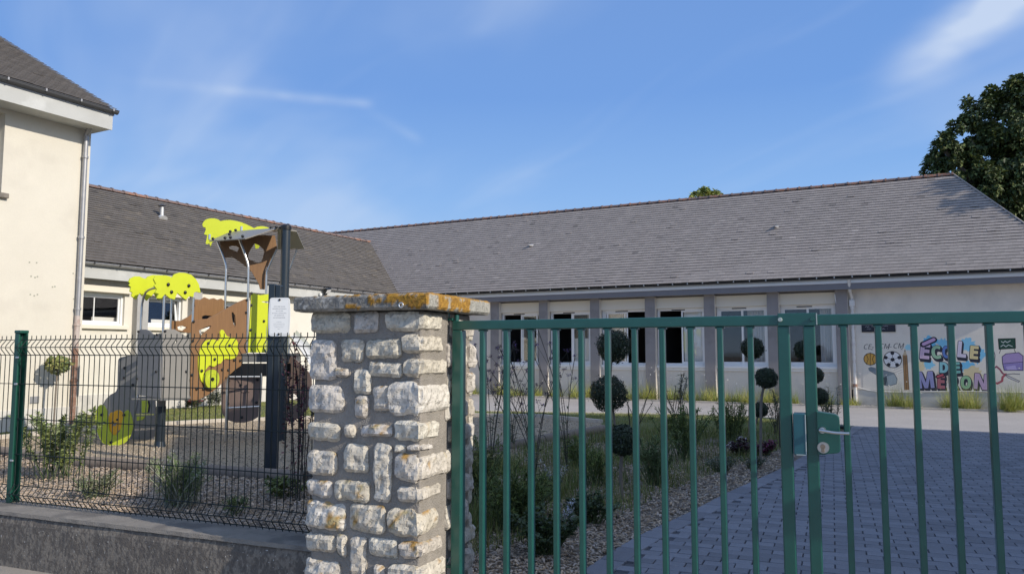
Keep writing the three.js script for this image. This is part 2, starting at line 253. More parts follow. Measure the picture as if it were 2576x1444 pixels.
// ---------------------------------------------------------------- slated roof slopes
function slates(roof, o, ex, es, len, x0, x1, mats, matMany, seed, { w = 0.22, e = 0.165, keep = 300, lift = 0.0105 } = {}) {
  const R = rng(seed), n = ex.clone().cross(es).normalize(), list = [];
  const rows = Math.floor(len / e);
  for (let r = 0; r < rows; r++) {
    const s = r * e, a = x0(s + e / 2), b = x1(s + e / 2), off = (r % 2) * w / 2;
    for (let k = Math.floor((a - off) / w); k * w + off < b; k++) {
      const xa = Math.max(a, k * w + off), xb = Math.min(b, (k + 1) * w + off); if (xb - xa < 0.03) continue;
      list.push({ s, xa, xb, full: xb - xa > w * 0.99, up: (R() < 0.03 ? 0.016 : 0.003) * R(), c: R(), k: 0.93 + 0.14 * R() + (R() < 0.006 ? -0.3 : 0) + (R() < 0.003 ? 0.2 : 0), slip: (R() - 0.5) * (R() < 0.04 ? 0.03 : 0.004) });
    }
  }
  const th = 0.012, L = e + 0.05, F = new Faces();
  const at = (x, s, h) => o.clone().addScaledVector(ex, x).addScaledVector(es, s).addScaledVector(n, h);
  for (const t of list) t.p = at((t.xa + t.xb) / 2, t.s + e / 2, 0);
  const near = list.filter((t) => t.full && inView(t.p)).sort((a, b) => a.p.distanceToSquared(EYEV) - b.p.distanceToSquared(EYEV)).slice(0, keep);
  const solo = new Set(near), g = bx(-w / 2 + 0.001, w / 2 - 0.001, 0, L, -th, 0);
  let root = roof; while (root.parent !== scene) root = root.parent;
  for (const t of near) {
    const m = part(roof, 'slate', g, mats[Math.floor(t.c * mats.length)]);
    const tilt = Math.asin((lift + t.up + 0.003) / L), up = es.clone().applyAxisAngle(ex, -tilt);
    m.quaternion.setFromRotationMatrix(new THREE.Matrix4().makeBasis(ex, up, ex.clone().cross(up)));
    m.position.copy(at((t.xa + t.xb) / 2, t.s + t.slip - 0.01, lift + t.up + th)).sub(root.position);
  }
  for (const t of list) {
    if (solo.has(t)) continue;
    const a = t.xa + 0.001, b = t.xb - 0.001, s0 = t.s + t.slip - 0.01, h = lift + t.up + th, c = [t.k, t.k, t.k * 0.99];
    const A = at(a, s0, h), B = at(b, s0, h), C = at(b, s0 + L, -0.002), D = at(a, s0 + L, -0.002), A0 = at(a, s0, h - th), B0 = at(b, s0, h - th), C0 = at(b, s0 + L, -0.008), D0 = at(a, s0 + L, -0.008);
    F.quad(A, B, C, D, c); F.quad(A0, B0, B, A, c); F.quad(B0, C0, C, B, c); F.quad(D0, A0, A, D, c);
  }
  wpart(roof, 'slate_field', F.geo(), matMany, { kind: 'stuff' });
}
function ridgeTiles(roof, a, b, r, matList, seed, name = 'ridge_tile', L = 0.4) {
  const R = rng(seed), d = b.clone().sub(a), n = Math.round(d.length() / L), u = d.clone().normalize();
  const g = new THREE.CylinderGeometry(r, r, L * 0.97, 8, 1, false, -Math.PI / 2, Math.PI); g.rotateX(-Math.PI / 2); // arch over the z axis
  const collar = new THREE.CylinderGeometry(r * 1.22, r * 1.22, 0.055, 8, 1, false, -Math.PI / 2, Math.PI); collar.rotateX(-Math.PI / 2).translate(0, 0, L / 2 - 0.02);
  const geo = merge([g, collar]); a = a.clone(); b = b.clone(); a.y -= 0.05; b.y -= 0.05;
  let root = roof; while (root.parent !== scene) root = root.parent;
  for (let i = 0; i < n; i++) {
    const p = a.clone().addScaledVector(u, (i + 0.5) * d.length() / n), m = part(roof, name, geo, matList[R() < 0.75 ? 0 : 1]);
    m.quaternion.setFromUnitVectors(V3(0, 0, 1), u.clone().applyAxisAngle(V3(0, 1, 0), (R() - 0.5) * 0.05)); m.position.copy(p).sub(root.position); m.position.y += (R() - 0.5) * 0.008;
  }
}
// half-round gutter from a to b with its hangers
function gutter(parent, a, b, r, mat, step, matB, sideways) {
  const d = b.clone().sub(a), u = d.clone().normalize(), q = new THREE.Quaternion().setFromRotationMatrix(new THREE.Matrix4().makeBasis(sideways, V3(0, 1, 0), sideways.clone().cross(V3(0, 1, 0))));
  const s = new THREE.Shape(); s.absarc(0, 0, r, Math.PI, 2 * Math.PI, false); s.lineTo(r + 0.012, 0); s.absarc(r + 0.003, 0.004, 0.009, 0, Math.PI, false); s.lineTo(r - 0.006, 0); s.absarc(0, 0, r - 0.006, 2 * Math.PI, Math.PI, true);
  const g = new THREE.ExtrudeGeometry(s, { depth: d.length(), bevelEnabled: false, curveSegments: 8 }); g.applyQuaternion(q);
  const dir = sideways.clone().cross(V3(0, 1, 0)), start = dir.dot(u) > 0 ? a : b; g.translate(start.x, start.y, start.z);
  const gm = wpart(parent, 'gutter', boxUV(g), mat);
  const n = Math.round(d.length() / step);
  for (let i = 0; i <= n; i++) { const p = a.clone().addScaledVector(u, 0.15 + i * (d.length() - 0.3) / n), e = V3(0.018, 0.018, 0.018);
    const bg = new THREE.BoxGeometry(0.03 + Math.abs(sideways.x) * 0.02, 0.05, 0.03 + Math.abs(sideways.z) * 0.02); bg.translate(p.x + sideways.x * (r + 0.01), p.y - 0.012, p.z + sideways.z * (r + 0.01)); wpart(gm, 'gutter_bracket', boxUV(bg), matB); }
  return gm;
}
function curtainGeo(x0, x1, y0, y1, z, amp, seed) {
  const R = rng(seed), F = [], n = 40; const g = new THREE.PlaneGeometry(x1 - x0, y1 - y0, n, 6), p = g.attributes.position, ph = R() * 6;
  for (let i = 0; i < p.count; i++) { const t = p.getX(i) / (x1 - x0), v = p.getY(i) / (y1 - y0); p.setZ(i, amp * (Math.sin(t * 38 + ph + Math.sin(t * 9) * 2) * (0.65 - 0.3 * v))); }
  g.computeVertexNormals(); g.translate((x0 + x1) / 2, (y0 + y1) / 2, z); return boxUV(g);
}
// one window: outer frame and sliding sashes; facing +z (axis 'z') or +x (axis 'x')
function frameGeo(a0, a1, y0, y1, w, d0, d1, axis, r = 0.004) {
  const f = axis === 'z' ? (p, q, s, t) => bx(p, q, s, t, d0, d1, r) : (p, q, s, t) => bx(d0, d1, s, t, p, q, r);
  return merge([f(a0, a1, y1 - w, y1), f(a0, a1, y0, y0 + w), f(a0, a0 + w, y0 + w, y1 - w), f(a1 - w, a1, y0 + w, y1 - w)]);
}

// ---------------------------------------------------------------- the long school wing behind the gate
const ZB = -25, EB = 3.80, RB = V3(1.07, 7.43, -28.9), BX0 = -26.6, BX1 = 3.2;
{
  const school = thing('school_wing', 'long single storey school wing with grey slate roof and mural wall behind the green gate', 'school building', [-11, 0, ZB]);
  const pil = [-14.0, -12.0, -10.02, -8.04, -6.06, -4.09, -2.12], PW = 0.17;
  // walls
  const bays = []; for (let i = 0; i < 6; i++) bays.push([pil[i] + PW, pil[i + 1] - PW]);
  const pl = []; // plain masonry
  pl.push(bx(BX0, pil[0] - PW, 0, 3.46, ZB - 0.3, ZB - 0.0));
  wpart(school, 'wall', merge([bx(pil[6] - PW, BX1, 0.47, 3.44, ZB - 0.3, ZB)]), M.greyRender);
  wpart(school, 'plinth', bx(pil[6] + PW + 0.05, BX1 + 0.02, 0, 0.46, ZB - 0.3, ZB + 0.03, 0.01), M.plinth);
  wpart(school, 'wall', merge([...pl, bx(BX0, BX1 - 0.3, 0, 3.4, -33.3, -33), bx(BX0, BX0 + 0.3, 0, 3.4, -33, ZB - 0.3), bx(BX1 - 0.3, BX1, 0, 3.4, -33.3, ZB - 0.3)]), M.greyRender);
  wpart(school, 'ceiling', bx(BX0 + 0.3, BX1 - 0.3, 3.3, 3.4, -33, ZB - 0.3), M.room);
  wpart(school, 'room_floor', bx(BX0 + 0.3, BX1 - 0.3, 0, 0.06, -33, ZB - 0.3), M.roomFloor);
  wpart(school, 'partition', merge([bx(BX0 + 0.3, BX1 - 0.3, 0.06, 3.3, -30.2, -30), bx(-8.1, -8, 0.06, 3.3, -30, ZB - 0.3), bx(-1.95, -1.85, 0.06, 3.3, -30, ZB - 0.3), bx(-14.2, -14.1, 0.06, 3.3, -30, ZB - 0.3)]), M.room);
  for (const x of pil) wpart(school, 'pilaster', bx(x - PW, x + PW, 0, 3.44, ZB - 0.3, ZB + 0.16, 0.008), M.pilaster);
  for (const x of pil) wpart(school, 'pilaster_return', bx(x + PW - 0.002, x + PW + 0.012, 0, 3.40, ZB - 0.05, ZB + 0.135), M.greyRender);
  bays.forEach(([a, b], i) => {
    wpart(school, 'apron_wall', merge([bx(a, b, 0, 0.98, ZB - 0.28, ZB - 0.06)]), M.greyRender);
    const box = wpart(school, 'shutter_box', bx(a, b, 3.02, 3.38, ZB - 0.28, ZB + 0.02, 0.012), M.shutterBox);
    wpart(school, 'lintel', bx(a, b, 3.38, 3.44, ZB - 0.28, ZB - 0.04), M.pilaster);
    const w = wpart(school, 'window', frameGeo(a + 0.01, b - 0.01, 1.14, 3.02, 0.075, ZB - 0.21, ZB - 0.11, 'z'), M.pvcB);
    wpart(w, 'sill', merge([bx(a, b, 1.06, 1.14, ZB - 0.22, ZB + 0.03, 0.008), bx(a + 0.02, b - 0.02, 0.98, 1.06, ZB - 0.2, ZB - 0.02)]), M.pvcB);
    wpart(w, 'vent_grille', bx(a + 0.5, a + 0.95, 2.955, 2.985, ZB - 0.112, ZB - 0.1), M.black);
    const A = a + 0.085, B = b - 0.085, Y0 = 1.215, Y1 = 2.945, W2 = (B - A) / 2;
    const sash = (p, q, zo, glass = true) => { const s = wpart(w, 'sash', frameGeo(p, q, Y0, Y1, 0.052, ZB - 0.2 + zo, ZB - 0.165 + zo, 'z'), M.pvcB); if (glass) wpart(w, 'pane', bx(p + 0.05, q - 0.05, Y0 + 0.05, Y1 - 0.05, ZB - 0.185 + zo, ZB - 0.181 + zo), M.glass); return s; };
    // which half stands open, as in the photograph
    if (i === 0) { sash(A + W2, B, 0); sash(A + W2 - 0.04, B - 0.1, 0.045); }
    else if (i === 1) { sash(A + W2 - 0.03, B, 0); sash(A + W2 + 0.04, B - 0.02, 0.045); wpart(w, 'blind', bx(A + W2 + 0.06, B - 0.05, Y0 + 0.05, Y0 + 0.85, ZB - 0.27, ZB - 0.25), M.blind); }
    else if (i === 2) { sash(A, A + W2 + 0.02, 0); sash(A + 0.09, A + W2 + 0.12, 0.045); }
    else if (i === 3) { sash(A + W2, B, 0.045); wpart(w, 'blind', bx(A + W2 + 0.05, B - 0.03, Y0 + 0.05, Y1 - 0.04, ZB - 0.27, ZB - 0.25), M.blind); }
    else if (i === 4) { sash(A, A + W2 + 0.03, 0); sash(A + W2 - 0.03, B, 0.045); wpart(w, 'curtain', curtainGeo(A + W2 + 0.1, B + 0.02, Y0 - 0.05, Y1 + 0.05, ZB - 0.45, 0.03, 90), M.curtain); }
    else { sash(A, A + W2 + 0.03, 0); sash(A + W2 - 0.03, B, 0.045); wpart(w, 'curtain', curtainGeo(B - 0.42, B + 0.04, Y0 - 0.05, Y1 + 0.05, ZB - 0.42, 0.03, 91), M.curtain); }
    if (i === 2) wpart(w, 'curtain', curtainGeo(A + 0.02, A + 0.55, Y0 - 0.05, Y1 + 0.05, ZB - 0.5, 0.03, 92), M.curtain);
    if (i === 0 || i === 1) wpart(w, 'curtain', curtainGeo(B - 0.28, B + 0.04, Y0 - 0.05, Y1 + 0.05, ZB - 0.5, 0.03, 93 + i), M.curtain);
  });
  // a seventh, split bay: the window between the last two pilasters stands half open
  wpart(school, 'cupboard', bx(-6.0, -4.6, 0.06, 1.9, -29.9, -29.3, 0.01), M.shutterBox); wpart(school, 'cupboard', bx(-13.2, -11.2, 0.06, 1.2, -29.9, -29.2, 0.01), M.shutterBox);
  for (const [x, z, s] of [[-12.9, -26.4, 1], [-10.8, -26.6, 1], [-9.2, -26.3, 1], [-5.4, -26.5, 1], [-3.2, -26.3, 1]])
    wpart(school, 'school_desk', merge([bx(x - 0.35, x + 0.35, 0.72, 0.75, z - 0.25, z + 0.25), bx(x - 0.3, x - 0.27, 0.06, 0.72, z - 0.2, z + 0.2), bx(x + 0.27, x + 0.3, 0.06, 0.72, z - 0.2, z + 0.2)]), M.shutterBox);
  // eaves
  wpart(school, 'fascia', merge([bx(-18.1, 3.62, 3.42, 3.69, ZB + 0.36, ZB + 0.40), bx(3.58, 3.62, 3.42, 3.69, -33.5, ZB + 0.36)]), M.fasciaB);
  wpart(school, 'soffit', merge([bx(-18.2, 3.58, 3.44, 3.47, ZB - 0.3, ZB + 0.36), bx(BX1, 3.58, 3.44, 3.47, -33.5, ZB - 0.3)]), M.soffit);
  const roof = wpart(school, 'roof', (() => { // the boarded deck under the slates
    const f = new Faces(), c = [1, 1, 1], q = (x, y, z) => V3(x, y, z);
    f.quad(q(BX0, EB - 0.03, -24.44), q(3.74, EB - 0.03, -24.44), q(RB.x, RB.y - 0.03, RB.z), q(BX0, RB.y - 0.03, RB.z), c);
    f.quad(q(3.74, EB - 0.03, -33.4), q(BX0, EB - 0.03, -33.4), q(BX0, RB.y - 0.03, RB.z), q(RB.x, RB.y - 0.03, RB.z), c);
    f.tri(q(3.74, EB - 0.03, -24.44), q(3.74, EB - 0.03, -33.4), q(RB.x, RB.y - 0.03, RB.z), c);
    f.tri(q(BX0, EB - 0.03, -33.4), q(BX0, EB - 0.03, -24.44), q(BX0, RB.y - 0.03, RB.z), c);
    f.quad(q(BX0, EB - 0.06, -33.4), q(3.74, EB - 0.06, -33.4), q(3.74, EB - 0.06, -24.44), q(BX0, EB - 0.06, -24.44), c); return f.geo(); })(), M.deck);
  const ex = V3(1, 0, 0), es = V3(0, 3.63, -4.48), len = es.length(); es.normalize();
  slates(roof, V3(0, EB, -24.42), ex, es, len - 0.05, (s) => { const t = s / len; return t < 0.785 ? -18.1 - 5.49 * t - 0.05 : -26.2; }, (s) => lerp(3.74, RB.x, s / len), M.slateB, M.slateBs, 301);
  { const h = V3(RB.x, RB.y, RB.z).sub(V3(3.74, EB, -33.3)), ez = V3(0, 0, -1), hs = V3(RB.x - 3.74, RB.y - EB, 0).normalize(), hl = Math.hypot(RB.x - 3.74, RB.y - EB);
    slates(roof, V3(3.74, EB, -24.42), ez, hs, hl, (s) => 4.48 * s / hl, (s) => lerp(8.9, 4.48, s / hl), M.slateB, M.slateBs, 302, { keep: 0 }); }
  ridgeTiles(roof, V3(-26, RB.y + 0.0, RB.z), V3(RB.x + 0.02, RB.y + 0.0, RB.z), 0.10, [M.terracottaGrey, M.terracotta], 303);
  // hip edge: slim lead-grey cover strips
  { const a = V3(3.76, EB + 0.0, -24.42), b = V3(RB.x, RB.y + 0.02, RB.z); wpart(roof, 'hip_edge', rod(a, b, 0.03, 0.03, 6), M.slateB[2]); }
  // small triangular roof vents
  for (const [px, py] of [[1335, 621], [1953, 575]]) { const p = onPlane(px, py, V3(0, EB, -24.42), V3(0, 4.48, 3.63).normalize()); const g = new THREE.ConeGeometry(0.11, 0.34, 10, 1, true); g.rotateX(Math.PI / 2).scale(1, 0.8, 1).translate(p.x, p.y + 0.05, p.z + 0.06); wpart(roof, 'roof_vent', boxUV(g), M.zinc); }
  gutter(school, V3(-18.0, 3.785, -24.52), V3(3.75, 3.785, -24.52), 0.06, M.darkGutter, 0.5, M.zincPale, V3(0, 0, 1));
  wpart(school, 'eaves_board', merge([bx(-18.1, 3.7, 3.69, 3.78, ZB + 0.37, ZB + 0.395), bx(-18.1, 3.64, 3.60, 3.695, ZB + 0.402, ZB + 0.425, 0.006)]), M.pvc);
  // white downpipe at the mural wall
  const dp = wpart(school, 'downpipe', merge([rod([-1.83, 0.12, ZB + 0.06], [-1.83, 3.08, ZB + 0.06], 0.05, 0.05, 12), tube([[-1.83, 3.06, ZB + 0.06], [-1.83, 3.2, ZB + 0.08], [-1.86, 3.4, ZB + 0.3], [-1.86, 3.72, ZB + 0.46]], 0.045, 10)]), M.whitePipe);
  wpart(dp, 'pipe_hopper', bx(-1.91, -1.75, 2.93, 3.12, ZB + 0.005, ZB + 0.13, 0.02), M.whitePipe);
  for (const y of [0.55, 1.75, 2.85]) wpart(dp, 'pipe_collar', rod([-1.83, y, ZB + 0.06], [-1.83, y + 0.09, ZB + 0.06], 0.062, 0.062, 12), y < 1 ? M.rust : M.whitePipe);
  wpart(school, 'cable', tube([[-2.29, 3.3, ZB + 0.165], [-2.0, 0.75, ZB + 0.02], [-1.6, 0.49, ZB + 0.04], [1, 0.49, ZB + 0.045], [3, 0.49, ZB + 0.045]], 0.012, 6), M.pvcB);

  // the painted mural and the chalkboard on the plain wall
  const mx0 = -1.62, mx1 = 3.0, my0 = 0.48, my1 = 2.05, K = 440, cv = document.createElement('canvas'); cv.width = Math.round((mx1 - mx0) * K); cv.height = Math.round((my1 - my0) * K);
  const c = cv.getContext('2d'), Z = (X, Y) => { const p = onZ((2550 + X / 3.8) / 1.2302, (920 + Y / 3.8) / 1.2302, ZB); return [(p.x - mx0) * K, (my1 - p.y) * K]; };
  const u = (n) => n * 0.00268 * K; // picture units of that survey -> canvas
  c.fillStyle = '#e0d8cc'; c.fillRect(0, 0, cv.width, cv.height);
  const R = rng(5); for (let i = 0; i < 9000; i++) { const s = R(); c.fillStyle = `rgba(${s < 0.5 ? '150,145,140' : '235,232,228'},${0.05 + 0.06 * R()})`; c.fillRect(R() * cv.width, R() * cv.height, 1 + R() * 5, 1 + R() * 5); }
  const path = (pts, close = true) => { c.beginPath(); pts.forEach((q, i) => { const [x, y] = Z(q[0], q[1]); i ? c.lineTo(x, y) : c.moveTo(x, y); }); if (close) c.closePath(); };
  const fill = (pts, col) => { path(pts); c.fillStyle = col; c.fill(); };
  const line = (pts, col, w, close = false) => { path(pts, close); c.strokeStyle = col; c.lineWidth = u(w); c.lineJoin = c.lineCap = 'round'; c.stroke(); };
  const spray = (x, y, rx, ry, col, seed) => { const r = rng(seed), pts = []; for (let a = 0; a < 26; a++) { const t = a / 26 * 6.283, k = 0.6 + 0.55 * r(); pts.push([x + Math.cos(t) * rx * k, y + Math.sin(t) * ry * k]); } fill(pts, col); };
  spray(1250, 530, 110, 90, '#6fb9dc', 1); spray(1420, 540, 90, 60, '#7fc0dd', 2); spray(1690, 560, 110, 90, '#86c4e0', 3); spray(1830, 680, 90, 100, '#7cbfe0', 4); spray(1240, 790, 80, 60, '#86c6e2', 5); spray(1680, 810, 100, 60, '#74bbe2', 6); spray(1000, 590, 50, 40, '#9fd3e0', 7); spray(1130, 810, 80, 70, '#ddcba4', 8); spray(1760, 900, 130, 90, '#d9c7a0', 9); spray(1400, 960, 120, 80, '#cfc3b2', 10); spray(1110, 900, 50, 60, '#b9cfd0', 12);
  // bubble letters: a dark body behind, a coloured face with a thick outline
  const letter = (ch, X, Y, h, col, rot = 0, wide = 1) => { const [x, y] = Z(X, Y); c.save(); c.translate(x, y); c.rotate(rot); c.scale(wide * 0.80, 1); c.font = `bold ${u(h)}px sans-serif`; c.textAlign = 'center'; c.textBaseline = 'alphabetic'; c.lineJoin = 'round';
    c.strokeStyle = '#2c2e3c'; c.lineWidth = u(27); for (let k = 0; k < 4; k++) c.strokeText(ch, u(2 + k * 4), u(4 + k * 7)); c.globalAlpha = 0.9; c.strokeStyle = col; c.lineWidth = u(9); c.strokeText(ch, 0, 0); c.fillStyle = col; c.fillText(ch, 0, 0); c.strokeStyle = 'rgba(40,40,60,0.55)'; c.lineWidth = u(3); c.restore(); };
  letter('E', 1185, 720, 215, '#d9bcd6', 0.12, 1.15); line([[1175, 555], [1300, 500]], '#1e2030', 62); line([[1180, 552], [1300, 498]], '#c7a3c8', 34);
  letter('C', 1335, 718, 178, '#a3cba6', -0.06, 1.05); letter('O', 1455, 710, 165, '#5c7fc4', 0, 0.85); letter('L', 1620, 702, 222, '#e2d6e6', 0.12, 1.0); letter('E', 1768, 722, 180, '#ead69c', 0.1, 1.12);
  letter('D', 1415, 885, 145, '#8fc7cf', 0.05, 1.1); letter('E', 1570, 890, 150, '#7fbcb4', -0.05, 1.2);
  letter('M', 1215, 1065, 232, '#9a98c8', -0.07, 1.05); letter('E', 1385, 1070, 190, '#b96d76', 0.03, 1.0); line([[1345, 935], [1405, 915]], '#1e2030', 40); line([[1347, 934], [1403, 914]], '#b8525f', 22); letter('R', 1530, 1065, 190, '#7fae9a', 0, 0.95); letter('O', 1675, 1072, 172, '#9cc79a', 0.08, 0.98); letter('N', 1850, 1080, 215, '#cdaecb', 0.1, 1.05);
  // class names
  { c.fillStyle = '#4a4a4c'; const put = (t, X, Y, h) => { const [x, y] = Z(X, Y); c.font = `italic ${u(h)}px sans-serif`; c.textAlign = 'left'; c.textBaseline = 'alphabetic'; c.fillText(t, x, y); }; put('CE', 465, 610, 74); put('2', 556, 618, 48); put('-', 600, 605, 60); put('CM', 650, 605, 74); put('1', 742, 616, 48); put('-', 778, 603, 60); put('CM', 815, 600, 74); put('2', 905, 616, 52); }
  const disc = (X, Y, r, col, w = 5) => { const [x, y] = Z(X, Y), [x2] = Z(X + r, Y); c.beginPath(); c.arc(x, y, x2 - x, 0, 6.2832); c.fillStyle = col; c.fill(); c.lineWidth = u(w); c.strokeStyle = '#2e2318'; c.stroke(); return [x, y, x2 - x]; };
  disc(552, 728, 76, '#cf9f4f', 7); line([[552, 652], [552, 804]], '#3a2a18', 5); line([[505, 668], [528, 728], [505, 790]], '#3a2a18', 5); line([[600, 668], [577, 728], [600, 790]], '#3a2a18', 5);
  const [bxx, byy, brr] = disc(815, 733, 106, '#e6e4e4', 7);
  for (let k = -1; k < 5; k++) { const t = k * 1.2566 - 1.57, r0 = k < 0 ? 0 : brr * 0.8; c.beginPath(); for (let j = 0; j < 5; j++) { const a = j * 1.2566 - 1.57 + (k < 0 ? 3.14 : t + 1.57), q = k < 0 ? 0.27 : 0.25; const X = bxx + Math.cos(t) * r0 + Math.cos(a) * brr * q, Y = byy + Math.sin(t) * r0 + Math.sin(a) * brr * q; j ? c.lineTo(X, Y) : c.moveTo(X, Y); } c.closePath(); c.fillStyle = '#2b2b33'; c.save(); c.fill(); c.restore(); if (k >= 0) { c.beginPath(); c.moveTo(bxx + Math.cos(t) * brr * 0.27, byy + Math.sin(t) * brr * 0.27); c.lineTo(bxx + Math.cos(t) * r0 * 0.75, byy + Math.sin(t) * r0 * 0.75); c.lineWidth = u(4); c.strokeStyle = '#44444c'; c.stroke(); } }
  fill([[935, 680], [985, 680], [1010, 1090], [955, 1090]], '#a47f57'); fill([[935, 682], [960, 612], [985, 682]], '#c9b596'); fill([[953, 636], [960, 608], [968, 636]], '#3c332c'); line([[935, 682], [955, 1090]], '#4c3a2a', 4); line([[985, 682], [1010, 1090]], '#4c3a2a', 4); for (let y = 700; y < 1080; y += 14) line([[938 + (y - 690) * 0.05, y], [985 + (y - 690) * 0.055, y + 4]], 'rgba(70,48,30,0.7)', 3); line([[960, 685], [980, 1090]], '#5c442e', 4);
  fill([[530, 835], [560, 822], [830, 890], [870, 960], [860, 1020], [770, 1045], [700, 1030], [680, 950], [540, 862]], '#76838d'); fill([[700, 945], [760, 925], [735, 1035], [700, 1030]], '#3f4b54'); fill([[745, 930], [835, 905], [868, 975], [855, 1015], [765, 1042]], '#9aa6ac'); line([[530, 835], [560, 822], [830, 890], [870, 960], [860, 1020], [770, 1045], [700, 1030], [680, 950], [540, 862]], '#4d5860', 4, true); for (const y of [820, 850, 880]) line([[830, y + 40], [930, y]], 'rgba(120,120,125,0.6)', 3);
  fill([[2060, 490], [2258, 484], [2262, 600], [2070, 612]], '#23463a'); line([[2060, 490], [2258, 484], [2262, 600], [2070, 612]], '#15211d', 7, true); line([[2090, 612], [2072, 660]], '#2b2b2b', 5); line([[2245, 605], [2262, 650]], '#2b2b2b', 5); line([[2095, 520], [2120, 535], [2140, 515], [2165, 533], [2200, 512]], '#d7ddd8', 6); line([[2090, 580], [2120, 560], [2150, 582], [2180, 560], [2225, 578]], '#d7ddd8', 6);
  fill([[2105, 700], [2150, 665], [2300, 650], [2352, 690], [2352, 860], [2130, 860], [2110, 780]], '#a58fbd'); fill([[2118, 785], [2352, 765], [2352, 865], [2130, 865]], '#8d80b8'); fill([[2150, 815], [2260, 800], [2280, 855], [2165, 862]], '#b1a3d2'); line([[2105, 700], [2150, 665], [2300, 650], [2352, 690], [2352, 860], [2130, 860], [2110, 780]], '#3c3550', 7, true); line([[2112, 782], [2352, 760]], '#3c3550', 5);
  line([[2010, 640], [2022, 680], [2016, 800]], '#3c3550', 6);
  { line([[2000, 840], [2040, 815], [2080, 850], [2110, 895], [2150, 915]], '#8a4a5c', 16); line([[2005, 1000], [2050, 1015], [2105, 985], [2110, 940], [2150, 905]], '#a8525e', 20); line([[2150, 910], [2230, 900], [2310, 905]], '#6f6f78', 9); fill([[2140, 915], [2170, 920], [2310, 985], [2300, 1000], [2180, 950]], '#c9c4c6'); line([[2140, 915], [2170, 920], [2310, 985], [2300, 1000], [2180, 950]], '#4b4450', 5, true); }
  for (let i = 0; i < 16000; i++) { c.fillStyle = `rgba(${R() < 0.8 ? '224,216,204' : '120,115,112'},${0.10 + 0.22 * R()})`; const q = 1 + R() * 4; c.fillRect(R() * cv.width, R() * cv.height, q, q * (0.5 + R())); }
  const ct = new THREE.CanvasTexture(cv); ct.colorSpace = THREE.SRGBColorSpace; ct.magFilter = THREE.LinearFilter;
  const mg = new THREE.PlaneGeometry(mx1 - mx0, my1 - my0); mg.translate((mx0 + mx1) / 2, (my0 + my1) / 2, ZB + 0.004);
  wpart(school, 'mural', mg, new THREE.MeshPhysicalMaterial({ map: ct, roughness: 0.9 }), { label: 'graffiti mural with bubble letters, balls, pencil and satchel' });
  const bc = document.createElement('canvas'); bc.width = 256; bc.height = 128; const b = bc.getContext('2d'); b.fillStyle = '#2a2d38'; b.fillRect(0, 0, 256, 128); b.strokeStyle = '#d5d8dc'; b.lineWidth = 2; const r9 = rng(9);
  for (const y of [24, 52, 84, 104]) { b.beginPath(); b.moveTo(26, y); for (let x = 26; x < 220; x += 6) { if (r9() < 0.16) { b.moveTo(x + 10, y); x += 8; } else b.lineTo(x, y + (r9() - 0.5) * 14); } b.stroke(); }
  const bt = new THREE.CanvasTexture(bc); bt.colorSpace = THREE.SRGBColorSpace; bt.magFilter = THREE.LinearFilter;
  const plq = wpart(school, 'wall_board', bx(-1.6, -0.7, 2.16, 2.62, ZB, ZB + 0.03, 0.006), M.black);
  const bg = new THREE.PlaneGeometry(0.86, 0.42); bg.translate(-1.15, 2.39, ZB + 0.034); wpart(plq, 'board_face', bg, new THREE.MeshPhysicalMaterial({ map: bt, roughness: 0.8 }));
}

